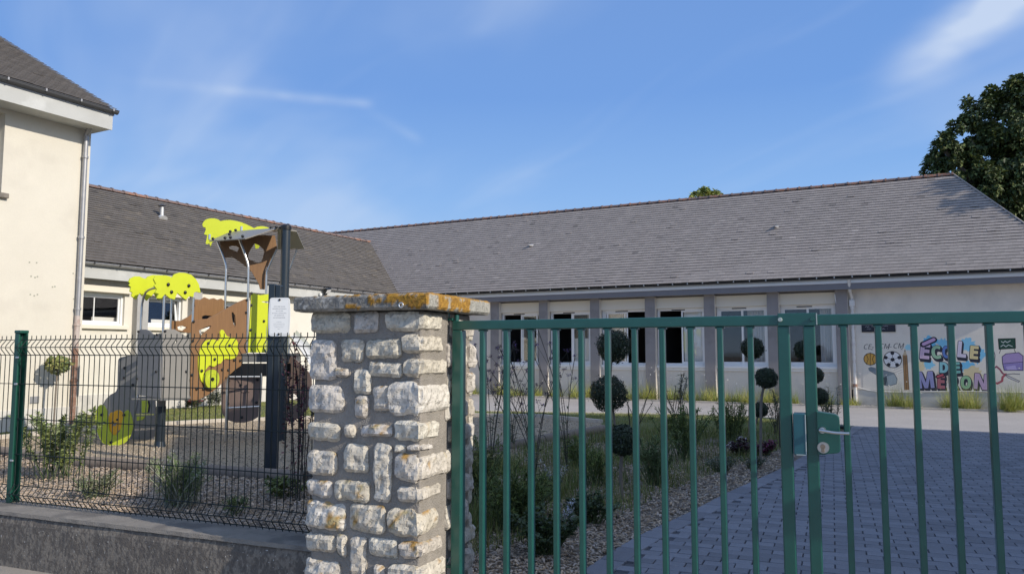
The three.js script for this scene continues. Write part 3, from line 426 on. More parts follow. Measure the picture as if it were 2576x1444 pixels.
// ---------------------------------------------------------------- the low wing on the left, at right angles to it
const XA = -18.6, EAx = -18.1;
{
  const wing = thing('low_wing', 'low cream wing with mossy dark slate roof behind the playground', 'school building', [XA, 0, -17]);
  const z0 = -24.7, z1 = -10.3;
  const zs = (px) => onX(px, 800, XA).z; // along the wall
  const wins = [[zs(207), zs(305)], [zs(358), zs(452)], [zs(507), zs(606)]].map(([a, b]) => [Math.min(a, b), Math.max(a, b)]);
  const pz = [zs(345), zs(482)];
  const holes = wins.map(([a, b]) => [a - 0.06, b + 0.06]).sort((p, q) => q[0] - p[0]);
  const y0 = 2.26, y1 = 3.08, parts = [bx(XA - 0.3, XA, 0.5, y0 - 0.08, z0 + 2.8, z1)]; let zc = z1;
  for (const [a, b] of holes) { parts.push(bx(XA - 0.3, XA, y0 - 0.08, y1, b, zc)); parts.push(bx(XA - 0.3, XA, y1, 3.5, a, b)); zc = a; }
  parts.push(bx(XA - 0.3, XA, y0 - 0.08, 3.5, z0 + 2.8, zc)); 
  { let q = z1; for (const [a, b] of holes) { parts.push(bx(XA - 0.3, XA, y1, 3.5, b, q)); q = a; } }
  wpart(wing, 'wall', merge([parts[0], ...parts.slice(1)]), M.creamA);
  wpart(wing, 'wall', merge([bx(-26.2, -25.9, 0, 3.5, z0, z1), bx(-25.9, XA - 0.3, 0, 3.5, z1 - 0.02, z1 + 0.25)]), M.creamA);
  wpart(wing, 'plinth', bx(XA - 0.3, XA + 0.03, 0, 0.5, z0 + 2.8, z1, 0.01), M.plinth);
  // the dark porch in the corner between the wings
  wpart(wing, 'porch', merge([bx(XA - 1.6, XA - 1.5, 0, 3.4, z0, z0 + 2.8), bx(XA - 1.5, XA, 0, 3.4, z0 + 2.72, z0 + 2.8), bx(XA - 1.5, XA + 0.02, 0, 0.06, z0, z0 + 2.72)]), M.brownDark);
  wpart(wing, 'door', bx(XA - 1.48, XA - 1.43, 0.06, 2.2, z0 + 0.9, z0 + 1.9, 0.01), M.brown);
  for (const z of pz) wpart(wing, 'pilaster', bx(XA - 0.1, XA + 0.2, 0, 3.44, z - 0.17, z + 0.17, 0.008), M.pilasterA);
  holes.forEach(([a, b], i) => {
    wpart(wing, 'shutter_box', bx(XA - 0.02, XA + 0.14, 3.1, 3.26, a - 0.12, b + 0.12, 0.01), M.shutterBox);
    const w = wpart(wing, 'window', frameGeo(a, b, y0, y1, 0.06, XA - 0.17, XA - 0.07, 'x'), M.pvc);
    wpart(w, 'sill', bx(XA - 0.2, XA + 0.1, y0 - 0.1, y0 - 0.0, a - 0.1, b + 0.1, 0.01), M.shutterBox);
    const s = wpart(w, 'sash', frameGeo(a + 0.062, b - 0.062, y0 + 0.062, y1 - 0.062, 0.05, XA - 0.15, XA - 0.105, 'x'), M.pvc);
    if (i === 1) { const g = s.geometry, q = V3(XA - 0.13, y0 + 0.06, (a + b) / 2).sub(wing.position); g.translate(-q.x, -q.y, -q.z).rotateZ(0.16).translate(q.x, q.y, q.z); }
    const gp = wpart(w, 'pane', bx(XA - 0.13, XA - 0.126, y0 + 0.1, y1 - 0.1, a + 0.11, b - 0.11), M.glass);
    if (i === 1) { const g = gp.geometry, q = V3(XA - 0.13, y0 + 0.06, (a + b) / 2).sub(wing.position); g.translate(-q.x, -q.y, -q.z).rotateZ(0.16).translate(q.x, q.y, q.z); }
    else wpart(w, 'glazing_bar', bx(XA - 0.14, XA - 0.115, y0 + 0.1, y1 - 0.1, a + (b - a) * 0.64, a + (b - a) * 0.64 + 0.025), M.pvc);
    wpart(w, 'blind', bx(XA - 0.3, XA - 0.28, y0, y0 + 0.22, a, a + (b - a) * 0.6), M.blind);
  });
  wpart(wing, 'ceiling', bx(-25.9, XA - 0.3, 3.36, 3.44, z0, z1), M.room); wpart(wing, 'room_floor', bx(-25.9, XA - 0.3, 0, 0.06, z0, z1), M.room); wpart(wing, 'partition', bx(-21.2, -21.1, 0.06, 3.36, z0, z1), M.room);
  wpart(wing, 'fascia', bx(-18.26, -18.2, 3.40, 3.70, z0 + 0.26, z1, 0.006), M.fasciaA);
  wpart(wing, 'soffit', bx(XA - 0.3, -18.26, 3.42, 3.46, z0 + 0.3, z1), M.soffit);
  const RA = V3(-22.39, 6.65, 0), tanA = (RA.y - 3.82) / (EAx - RA.x), zr = -27.94, zv = -24.42;
  const roof = wpart(wing, 'roof', (() => { const f = new Faces(), c = [1, 1, 1], d = -0.03; f.quad(V3(EAx, 3.82 + d, z1), V3(EAx, 3.82 + d, zv), V3(RA.x, RA.y + d, zr), V3(RA.x, RA.y + d, z1), c); f.quad(V3(-26.7, 3.82 + d, z1), V3(RA.x, RA.y + d, z1), V3(RA.x, RA.y + d, zr), V3(-26.7, 3.82 + d, -31), c); f.tri(V3(EAx, 3.79, z1), V3(RA.x, RA.y + d, z1), V3(-26.7, 3.79, z1), c); f.quad(V3(EAx, 3.76, z1), V3(-26.7, 3.76, z1), V3(-26.7, 3.76, zv), V3(EAx, 3.76, zv), c); return f.geo(); })(), M.deck);
  const ex = V3(0, 0, -1), es = V3(RA.x - EAx, RA.y - 3.82, 0), len = es.length(); es.normalize();
  slates(roof, V3(EAx + 0.02, 3.82, 0), ex, es, len - 0.04, () => -z1, (s) => lerp(-zv, -zr, s / len) + 0.02, M.slateA, M.slateAs, 311, { e: 0.16, lift: 0.014 });
  ridgeTiles(roof, V3(RA.x, RA.y + 0.01, z1), V3(RA.x, RA.y + 0.01, zr - 0.1), 0.10, [M.terracottaGrey, M.terracotta], 313);
  gutter(wing, V3(-18.12, 3.78, zv - 0.0), V3(-18.12, 3.78, z1), 0.065, M.zinc, 0.7, M.darkGutter, V3(1, 0, 0));
  wpart(wing, 'eaves_board', bx(-18.2, -18.18, 3.70, 3.80, z0 + 0.26, z1), M.zinc);
  // flue pipe
  { const p = onPlane(405, 549, V3(EAx, 3.82, 0), V3(-es.y, es.x, 0).negate()), f = wpart(roof, 'flue_pipe', merge([rod([p.x, p.y - 0.1, p.z], [p.x, p.y + 0.36, p.z], 0.06, 0.055, 12), rod([p.x + 0.06, p.y - 0.06, p.z], [p.x - 0.06, p.y + 0.03, p.z], 0.16, 0.1, 10)]), M.zincPale); const cg = new THREE.ConeGeometry(0.13, 0.07, 12); cg.translate(p.x, p.y + 0.43, p.z); wpart(f, 'flue_cowl', boxUV(cg), M.darkGutter); }
  // floodlight under the eaves
  const L = thing('floodlight', 'small black floodlight mounted on the pale eaves board above the pillar cap', 'floodlight', onX(815, 741, -18.19));
  part(L, 'bracket', merge([bx(0, 0.12, -0.02, 0.02, -0.02, 0.02, 0.004), bx(0.09, 0.12, -0.02, 0.12, -0.02, 0.02, 0.004)]), M.black);
  { const h = part(L, 'lamp_head', bx(-0.05, 0.05, -0.09, 0.09, -0.13, 0.13, 0.012), M.black, { pos: [0.16, 0.13, 0.02], rot: [0.2, 0, -0.7] }); part(h, 'lamp_glass', bx(0.05, 0.054, -0.07, 0.07, -0.11, 0.11), M.pvc); }
  part(L, 'sensor', bx(0.01, 0.09, -0.05, 0.03, 0.2, 0.3, 0.012), M.pvc);
}

// ---------------------------------------------------------------- the two-storey house at the left edge
{
  const XC = -16, zE = -10.27, house = thing('cream_house', 'tall cream rendered building with slate roof and drainpipe at the left edge', 'house', [XC, 0, zE + 3]);
  const zN = -3.6, wa = onX(12, 285, XC), wb = onX(12, 490, XC), wz0 = wa.z, wz1 = wz0 + 1.3, wy0 = wb.y + 0.02, wy1 = wa.y;
  wpart(house, 'wall', merge([bx(XC - 0.35, XC, 0.42, wy0, zE, zN), bx(XC - 0.35, XC, wy0, wy1, zE, wz0), bx(XC - 0.35, XC, wy0, wy1, wz1, zN), bx(XC - 0.35, XC, wy1, 6.62, zE, zN)]), M.cream);
  wpart(house, 'wall', merge([bx(XC - 9, XC - 0.35, 0, 6.62, zE, zE + 0.35), bx(XC - 9, XC - 0.35, 0, 6.62, zN - 0.35, zN), bx(XC - 9, XC - 8.65, 0, 6.62, zE + 0.35, zN - 0.35)]), M.cream);
  wpart(house, 'plinth', bx(XC - 0.35, XC + 0.025, 0, 0.42, zE, zN, 0.01), M.plinth);
  const w = wpart(house, 'window', frameGeo(wz0, wz1, wy0, wy1, 0.07, XC - 0.3, XC - 0.2, 'x'), M.pvc);
  wpart(w, 'pane', bx(XC - 0.26, XC - 0.255, wy0 + 0.06, wy1 - 0.06, wz0 + 0.06, wz1 - 0.06), M.glass);
  wpart(w, 'sill', bx(XC - 0.3, XC + 0.09, wy0 - 0.1, wy0, wz0 - 0.11, wz1 + 0.11, 0.012), M.wallTop);
  wpart(house, 'ceiling', bx(XC - 8.65, XC - 0.35, 6.5, 6.6, zE + 0.35, zN - 0.35), M.room);
  // eaves with deep overhang
  const FX = -15.42;
  wpart(house, 'soffit', bx(XC - 0.35, FX - 0.04, 6.40, 6.44, zE - 0.1, zN), M.fasciaA);
  wpart(house, 'fascia', merge([bx(FX - 0.04, FX, 6.385, 6.70, zE - 0.1, zN), bx(XC - 0.35, FX - 0.04, 6.44, 6.70, zE - 0.1, zE - 0.06)]), M.fasciaA);
  const ex = V3(0, 0, -1), es = V3(-1, 0.55, 0).normalize(), y0 = 6.84, x0 = FX + 0.05;
  const roof = wpart(house, 'roof', (() => { const f = new Faces(), c = [1, 1, 1], r = [XC - 4.6, y0 + 0.55 * (4.6 + 0.63) - 0.03], d = 0.03, za = zE - 0.12, zb = zN; f.quad(V3(x0, y0 - d, zb), V3(x0, y0 - d, za), V3(r[0], r[1], za), V3(r[0], r[1], zb), c); f.quad(V3(XC - 9.6, y0 - d, za), V3(XC - 9.6, y0 - d, zb), V3(r[0], r[1], zb), V3(r[0], r[1], za), c); f.tri(V3(x0, y0 - d, za), V3(XC - 9.6, y0 - d, za), V3(r[0], r[1], za), c); f.tri(V3(XC - 9.6, y0 - d, zb), V3(x0, y0 - d, zb), V3(r[0], r[1], zb), c); f.quad(V3(x0, y0 - 0.06, za), V3(x0, y0 - 0.06, zb), V3(XC - 9.6, y0 - 0.06, zb), V3(XC - 9.6, y0 - 0.06, za), c); return f.geo(); })(), M.deck);
  slates(roof, V3(x0, y0, 0), ex, es, 5.9, () => -zN, () => -(zE - 0.14), M.slateA, M.slateAs, 321, { e: 0.16, w: 0.21, lift: 0.016 });
  gutter(house, V3(FX + 0.06, 6.80, zE - 0.16), V3(FX + 0.06, 6.80, zN), 0.07, M.darkGutter, 0.72, M.zinc, V3(1, 0, 0));
  wpart(house, 'eaves_board', bx(FX, FX + 0.018, 6.70, 6.82, zE - 0.12, zN), M.zinc);
  // drainpipe: grey above, pink and rusty below
  const px = XC + 0.075, pz = zE + 0.16;
  const dp = wpart(house, 'drainpipe', merge([rod([px, 2.34, pz], [px, 6.2, pz], 0.05, 0.05, 14), tube([[px, 6.15, pz], [px + 0.01, 6.28, pz], [px + 0.1, 6.38, pz], [px + 0.2, 6.5, pz]], 0.055, 12)]), M.zinc);
  wpart(dp, 'pipe_foot', rod([px, 0.06, pz], [px, 1.65, pz], 0.052, 0.052, 14), M.rust, { label: 'rusty lower length of the drainpipe' });
  wpart(dp, 'pipe_joint', rod([px, 1.62, pz], [px, 2.34, pz], 0.05, 0.055, 14), M.pinkPipe, { label: 'faded pink middle length of the drainpipe' });
  for (const y of [0.95, 2.12, 2.46, 4.0, 5.76]) wpart(dp, 'pipe_collar', merge([rod([px, y, pz], [px, y + 0.05, pz], 0.066, 0.066, 14), bx(XC, px, y + 0.01, y + 0.04, pz - 0.015, pz + 0.015)]), y < 2 ? M.rust : y < 2.3 ? M.pinkPipe : M.zinc);
  for (const [qx, qy] of [[72, 660], [90, 661], [76, 695], [92, 696], [86, 698], [74, 741], [84, 744], [92, 741], [130, 722], [136, 721], [183, 752], [182, 688]]) { const p = onX(qx, qy, XC); wpart(house, 'anchor_plug', rod([XC - 0.002, p.y, p.z], [XC + 0.006, p.y, p.z], 0.016, 0.016, 8), M.stemGrey); }
  { const p = onX(84, 1006, XC); wpart(house, 'vent_grille', bx(XC, XC + 0.02, p.y - 0.07, p.y + 0.07, p.z - 0.09, p.z + 0.09, 0.004), M.zinc); }
}

// ---------------------------------------------------------------- neighbour's house to the right of the frame: it shades the front of the yard
{
  const n = thing('neighbour_house', 'tall neighbouring house on the right beyond the frame, shading the yard', 'house', [9, 0, -9]);
  const prof = [[-3.7, 0], [-3.7, 6.5], [-8.1, 9.5], [-16.6, 7.7], [-16.6, 0]];
  const s = new THREE.Shape(prof.map(([z, y]) => new THREE.Vector2(-z, y))), g = new THREE.ExtrudeGeometry(s, { depth: 8, bevelEnabled: false }); g.rotateY(Math.PI / 2).translate(6, 0, 0); // -z along +x of the shape
  wpart(n, 'wall', boxUV(g), M.greyRender);
  const slab = (a, b) => { const q = new Faces(), t = 0.16, c = [1, 1, 1], [za, ya] = a, [zb, yb] = b; q.quad(V3(5.75, ya + t, za), V3(14.2, ya + t, za), V3(14.2, yb + t, zb), V3(5.75, yb + t, zb), c); q.quad(V3(5.75, ya, za), V3(5.75, yb, zb), V3(14.2, yb, zb), V3(14.2, ya, za), c); q.quad(V3(5.75, ya, za), V3(5.75, ya + t, za), V3(5.75, yb + t, zb), V3(5.75, yb, zb), c); q.quad(V3(14.2, ya, za), V3(14.2, yb, zb), V3(14.2, yb + t, zb), V3(14.2, ya + t, za), c); return q.geo(); };
  wpart(n, 'roof', merge([slab([-3.5, 6.37], [-8.1, 9.5]), slab([-8.1, 9.5], [-16.8, 7.66])].map((x) => x)), M.slateB[1]);
  for (const [z, y] of [[-6, 1], [-9.5, 1], [-13, 1], [-6.5, 4], [-10, 4], [-13.5, 4]]) { const w = wpart(n, 'window', frameGeo(z - 0.5, z + 0.5, y, y + 1.4, 0.07, 5.95, 6.02, 'x'), M.pvc); wpart(w, 'pane', bx(5.98, 5.99, y + 0.06, y + 1.34, z - 0.44, z + 0.44), M.roomDark); }
}
// ---------------------------------------------------------------- the street line: pillar, low wall, fence and gate share one frame
const PHI = 5.6 * Math.PI / 180, SU = V3(Math.cos(PHI), 0, -Math.sin(PHI)), SV = V3(Math.sin(PHI), 0, Math.cos(PHI)), SO = V3(-2.313, 0, -3.334);
const S = (u, y, v) => SO.clone().addScaledVector(SU, u).addScaledVector(SV, v).setY(y);
const toS3 = (p) => { const d = p.clone().sub(SO); return V3(d.dot(SU), p.y, d.dot(SV)); };
const atV = (px, py, v) => toS3(onPlane(px, py, S(0, 0, v), SV)), atU = (px, py, u) => toS3(onPlane(px, py, S(u, 0, 0), SU));

// a rough building stone: a lumpy block from x0..x1, y0..y1, standing z0..z1
function stoneGeo(x0, x1, y0, y1, z0, z1, seed, lichen = 0, corner = false) {
  const R = rng(seed), w = x1 - x0, h = y1 - y0, d = z1 - z0;
  const g0 = new THREE.BoxGeometry(w, h, d, Math.max(4, Math.round(w / 0.018)), Math.max(4, Math.round(h / 0.018)), Math.max(3, Math.min(24, Math.round(d / 0.02)))), p = g0.attributes.position, col = new Float32Array(p.count * 3);
  const rad = Math.min(w, h) * (0.16 + 0.14 * R()), sk = [(R() - 0.5) * 0.16, (R() - 0.5) * 0.16, (R() - 0.5) * 0.2, (R() - 0.5) * 0.2];
  const base = mixc([0.76, 0.705, 0.62], [0.67, 0.60, 0.50], R()), warm = 0.94 + 0.1 * R(), ox = R() * 50, v = V3();
  for (let i = 0; i < p.count; i++) {
    let x = p.getX(i), y = p.getY(i), z = p.getZ(i);
    const fx = x / w, fy = y / h;
    x += sk[0] * y * (0.5 + fx) + sk[2] * h * 0.3 * fy * fx; y += sk[1] * x * 0.5 + sk[3] * w * 0.12 * fx * fy;
    // round the outline off
    const hx = w / 2 - rad, hy = h / 2 - rad, qx = Math.abs(p.getX(i)) - hx, qy = Math.abs(p.getY(i)) - hy;
    if (qx > 0 && qy > 0) { const l = Math.hypot(qx, qy) || 1, k = Math.min(1, rad / l); x -= Math.sign(p.getX(i)) * qx * (1 - k); y -= Math.sign(p.getY(i)) * qy * (1 - k); }
    const ex = 1 - Math.pow(Math.abs(2 * fx), 5), ey = 1 - Math.pow(Math.abs(2 * fy), 5), front = corner ? ey : Math.min(ex, ey);
    const N = 1.25 * fbm(x * 9 + ox, y * 9, z * 9, 3), N2 = fbm(x * 32 + ox, y * 32, z * 32, 3), ridge = Math.abs(fbm(x * 14 + ox, y * 14 + 4, z * 14, 2));
    const out = 0.026 * N + 0.008 * N2 - 0.03 * ridge + 0.005;
    const fz = p.getZ(i) / d;
    if (fz > 0.3) z += out - (1 - clamp(front, 0, 1)) * 0.022; 
    if (corner && fx > 0.3) x += out * 0.8 - (1 - ey) * 0.02;
    if (corner && fx > 0.49 && fz > 0.49) { x -= 0.012; z -= 0.012; }
    x += 0.010 * fbm(y * 22 + ox, z * 12, 3, 2) * (Math.abs(fx) > 0.4 ? 1 : 0.3); y += 0.012 * fbm(x * 22 + ox, z * 12, 8, 2) * (Math.abs(fy) > 0.4 ? 1 : 0.3);
    p.setXYZ(i, x, y, z);
    const mott = 0.92 + 0.2 * fbm(x * 11 + ox, y * 18, z * 18, 4);
    let c = [base[0] * mott, base[1] * mott * 0.995, base[2] * mott * (2 - warm)];
    const dark = sstep(fbm(x * 26 + ox + 9, y * 26, z * 26, 3), 0.12, 0.34); c = mixc(c, [0.34, 0.30, 0.26], dark * 0.35);
    const L = fbm(x * 12 + ox + 31, y * 12, z * 12, 4) + (fy) * 0.28 + lichen; if (L > 0.30) c = mixc(c, fbm(x * 60, y * 60, z * 60, 2) > -0.05 ? [0.44, 0.23, 0.03] : [0.42, 0.33, 0.15], clamp((L - 0.30) * 9, 0, 0.9));
    col.set(c, i * 3);
  }
  g0.setAttribute('color', new THREE.BufferAttribute(col, 3)); g0.deleteAttribute('uv'); g0.deleteAttribute('normal');
  let g = g0.toNonIndexed(); g.computeVertexNormals(); // crisp facets
  g.translate((x0 + x1) / 2, (y0 + y1) / 2, (z0 + z1) / 2); return boxUV(g);
}
let pillar;
{
  pillar = thing('stone_pillar', 'rough limestone gate pillar with lichen covered concrete cap between mesh fence and gate', 'gate pillar', SO.toArray(), PHI);
  const W = 0.70, D = 0.62, TOP = 1.772;
  part(pillar, 'mortar_core', bx(-W + 0.012, -0.012, 0, TOP, -D + 0.012, -0.012, 0.012), M.mortar);
  const zx = (x) => 715.3 + x * 0.5043, zy = (y) => 715.3 + y * 0.5043;
  const F = (x, y) => atV(zx(x), zy(y), 0.008), Rr = (x, y) => atU(zx(x), zy(y), 0.006);
  // stones of the front face as surveyed: left, top, right, bottom; 'c' stones turn the right-hand corner, the last number is lichen
  const list = [[150, 140, 320, 245, '', -0.2], [338, 138, 460, 242, '', -0.2], [508, 137, 780, 235, 'c', -0.2], [132, 278, 250, 475, '', -0.15], [277, 275, 388, 388, '', -0.2], [402, 275, 578, 370, '', -0.15], [590, 250, 785, 345, 'c', -0.2], [243, 415, 318, 463, '', 0], [412, 388, 582, 460, '', -0.1], [597, 370, 803, 462, 'c', -0.05], [335, 425, 425, 550, '', 0.0], [340, 555, 412, 670, '', 0.0], [437, 505, 515, 635, '', -0.05], [522, 485, 818, 655, 'c', -0.25], [130, 503, 288, 638, '', -0.1], [140, 690, 270, 780, '', 0.0], [295, 700, 347, 765, '', 0.02], [372, 697, 530, 755, '', 0.05], [553, 680, 765, 780, 'c', 0.0], [543, 800, 597, 840, '', 0], [622, 800, 735, 832, 'c', -0.05], [123, 828, 255, 950, '', 0.03], [290, 795, 410, 937, '', -0.02], [440, 792, 527, 1085, '', -0.05], [553, 845, 808, 982, 'c', 0.06], [117, 975, 228, 1062, '', 0.06], [248, 975, 418, 1080, '', 0.1], [566, 1010, 780, 1085, 'c', 0.06], [118, 1080, 298, 1213, '', 0.2], [320, 1093, 497, 1232, '', 0.07], [516, 1115, 760, 1255, 'c', 0.13], [112, 1243, 250, 1328, '', 0.08], [253, 1245, 302, 1362, '', 0.0], [322, 1258, 400, 1460, '', 0.04], [415, 1263, 556, 1356, '', 0.06], [578, 1280, 785, 1367, 'c', 0.08], [118, 1370, 272, 1500, '', 0.05], [437, 1400, 493, 1480, '', 0], [525, 1395, 800, 1500, 'c', 0.07]];
  let k = 0;
  for (const [a, b, c, d, cn, li] of list) {
    const p = F(a, (b + d) / 2), y1 = F(a, b).y, y0 = F(a, d).y; let u0 = Math.max(p.x, -W - 0.012);
    if (a < 160) u0 = -W - 0.014;
    if (cn) { const q = Rr(c, (b + d) / 2), dep = clamp(-q.z, 0.09, 0.5); part(pillar, 'stone', stoneGeo(u0, 0.008, y0, y1, -dep, 0.018, 400 + k, li, true), M.stone); }
    else { const q = F(c, (b + d) / 2); part(pillar, 'stone', stoneGeo(u0, q.x, y0, y1, a < 160 ? -0.2 : -0.05, 0.016, 400 + k, li), M.stone); }
    k++;
  }
  // rows below the picture and the stones of the right and rear faces
  const R = rng(77), yb = F(300, 1505).y;
  for (let y = yb - 0.02; y > 0.05;) { const h = 0.09 + R() * 0.06; for (let u = -W; u < -0.06;) { const w = Math.min(0.1 + R() * 0.14, -0.005 - u); part(pillar, 'stone', stoneGeo(u, u + w, Math.max(0, y - h), y, -0.05, 0.018, 500 + k++, 0), M.stone); u += w + 0.035; } y -= h + 0.03; }
  const rotY = (g, a) => g.rotateY(a);
  for (let y = 1.74, row = 0; y > 0.1; row++) { // right face, behind the corner stones: local z runs away from the corner
    const h = 0.09 + R() * 0.07; for (let v = 0.26 + R() * 0.08; v < D - 0.02;) { const w = Math.min(0.09 + R() * 0.13, D + 0.012 - v); if (w > 0.05) part(pillar, 'stone', rotY(stoneGeo(v, v + w, y - h, y, -0.05, 0.016, 600 + k++, -0.05), Math.PI / 2), M.stone); v += w + 0.035; } y -= h + 0.032; }
  for (let y = 1.74; y > 0.1;) { const h = 0.1 + R() * 0.06; for (let u = 0; u < W - 0.05;) { const w = Math.min(0.12 + R() * 0.14, W - u); part(pillar, 'stone', rotY(stoneGeo(u, u + w, y - h, y, D - 0.05, D + 0.016, 700 + k++, -0.1), Math.PI), M.stone); u += w + 0.035; } y -= h + 0.032; }
  for (let y = 1.74; y > 0.1;) { const h = 0.1 + R() * 0.06; for (let u = -D + 0.02; u < -0.24;) { const w = Math.min(0.12 + R() * 0.14, -0.22 - u); if (w > 0.05) part(pillar, 'stone', rotY(stoneGeo(u, u + w, y - h, y, W - 0.05, W + 0.012, 800 + k++, -0.1), -Math.PI / 2).translate(0, 0, -D - 0.0 + 0.0 + 0.0), M.stone, { }); u += w + 0.035; } y -= h + 0.032; }
  // cap: worn concrete slab with crusts of orange lichen
  const cap0 = new THREE.BoxGeometry(W + 0.16, 0.082, D + 0.16, 60, 6, 50), p = cap0.attributes.position, col = new Float32Array(p.count * 3), cw = W + 0.16, cd = D + 0.16;
  const sp = [[338, 110, 0.055, 0.02], [430, 85, 0.035, 0.03], [560, 72, 0.13, 0.035], [640, 80, 0.11, 0.045], [690, 75, 0.05, 0.04], [600, 62, 0.16, 0.02]].map(([x, y, a, b]) => { const q = atV(zx(x), zy(y), 0.08); return [q.x, q.y, 0.08, a, b]; });
  const sr = [[790, 95, 0.09, 0.05], [860, 100, 0.12, 0.05], [900, 105, 0.08, 0.045]].map(([x, y, a, b]) => { const q = atU(zx(x), zy(y), 0.08); return [0.08, q.y, q.z, a, b]; });
  for (let i = 0; i < p.count; i++) {
    let x = p.getX(i), y = p.getY(i), z = p.getZ(i); const X = x - W / 2, Y = y + TOP + 0.045, Zz = z - D / 2;
    let c = mixc([0.36, 0.34, 0.31], [0.19, 0.185, 0.18], sstep(fbm(X * 6, Y * 6, Zz * 6 + 3, 4), -0.25, 0.2)); c = c.map((q) => q * (0.9 + 0.35 * fbm(X * 45, Y * 45, Zz * 45, 3)));
    if (fbm(X * 38 + 5, Y * 38, Zz * 38, 3) > 0.17 && X < -0.45) c = mixc(c, [0.52, 0.51, 0.49], 0.8);
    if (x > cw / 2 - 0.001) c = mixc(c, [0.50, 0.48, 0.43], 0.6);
    let L = -0.6; const nz = fbm(X * 22 + 2, Y * 22, Zz * 22, 4), fz = fbm(X * 70, Y * 70, Zz * 70, 2);
    for (const [a, b, cc, ra, rb] of [...sp, ...sr]) { const onR = cc !== 0.08; const dd = onR ? Math.hypot((Zz - cc) / ra, (Y - b) / rb) + (x < cw / 2 - 0.004 ? 9 : 0) : Math.hypot((X - a) / ra, (Y - b) / rb) + (z < cd / 2 - 0.004 && y < 0.039 ? 9 : Math.max(0, 0.08 - Zz) * 6); L = Math.max(L, 1 - dd); }
    if (y > 0.04) L = Math.max(L, -0.1 + 0.5 * sstep(X, -0.5, -0.1));
    L += nz * 1.5;
    if (L > 0.12) { c = mixc(c, mixc([0.48, 0.25, 0.02], [0.30, 0.145, 0.016], sstep(fz, -0.3, 0.3)), clamp((L - 0.12) * 7, 0, 0.95)); }
    const o = 0.006 * fbm(X * 14, Y * 14, Zz * 14, 3) + (L > 0.12 ? 0.004 + 0.006 * fz : 0);
    const ed = (Math.abs(x) > cw / 2 - 0.001 ? 1 : 0) + (Math.abs(y) > 0.0409 ? 1 : 0) + (Math.abs(z) > cd / 2 - 0.001 ? 1 : 0);
    if (Math.abs(x) > cw / 2 - 0.001) x += Math.sign(x) * (o - (ed > 1 ? 0.008 : 0)); if (Math.abs(z) > cd / 2 - 0.001) z += Math.sign(z) * (o - (ed > 1 ? 0.008 : 0)); if (Math.abs(y) > 0.0409) y += Math.sign(y) * (o - (ed > 1 ? 0.006 : 0));
    p.setXYZ(i, x, y, z); col.set(c.map((q) => clamp(q, 0, 1)), i * 3);
  }
  cap0.setAttribute('color', new THREE.BufferAttribute(col, 3)); cap0.deleteAttribute('uv'); let cg = cap0.toNonIndexed(); cg.computeVertexNormals(); cg.translate(-W / 2, TOP + 0.045, -D / 2);
  const cap = part(pillar, 'cap', boxUV(cg), M.stone, { label: 'grey concrete cap slab crusted with orange lichen' });
  { const q = atV(zx(582), zy(104), 0.088); part(cap, 'screw_eye', (() => { const t = new THREE.TorusGeometry(0.012, 0.004, 8, 14); t.translate(q.x, q.y, 0.09); return boxUV(t); })(), M.clip); }
  // the twin on the other side of the gate, just outside the picture
  copyThing(pillar, S(4.37, 0, 0), PHI, 'matching limestone gate pillar on the far right of the gate outside the frame');
}
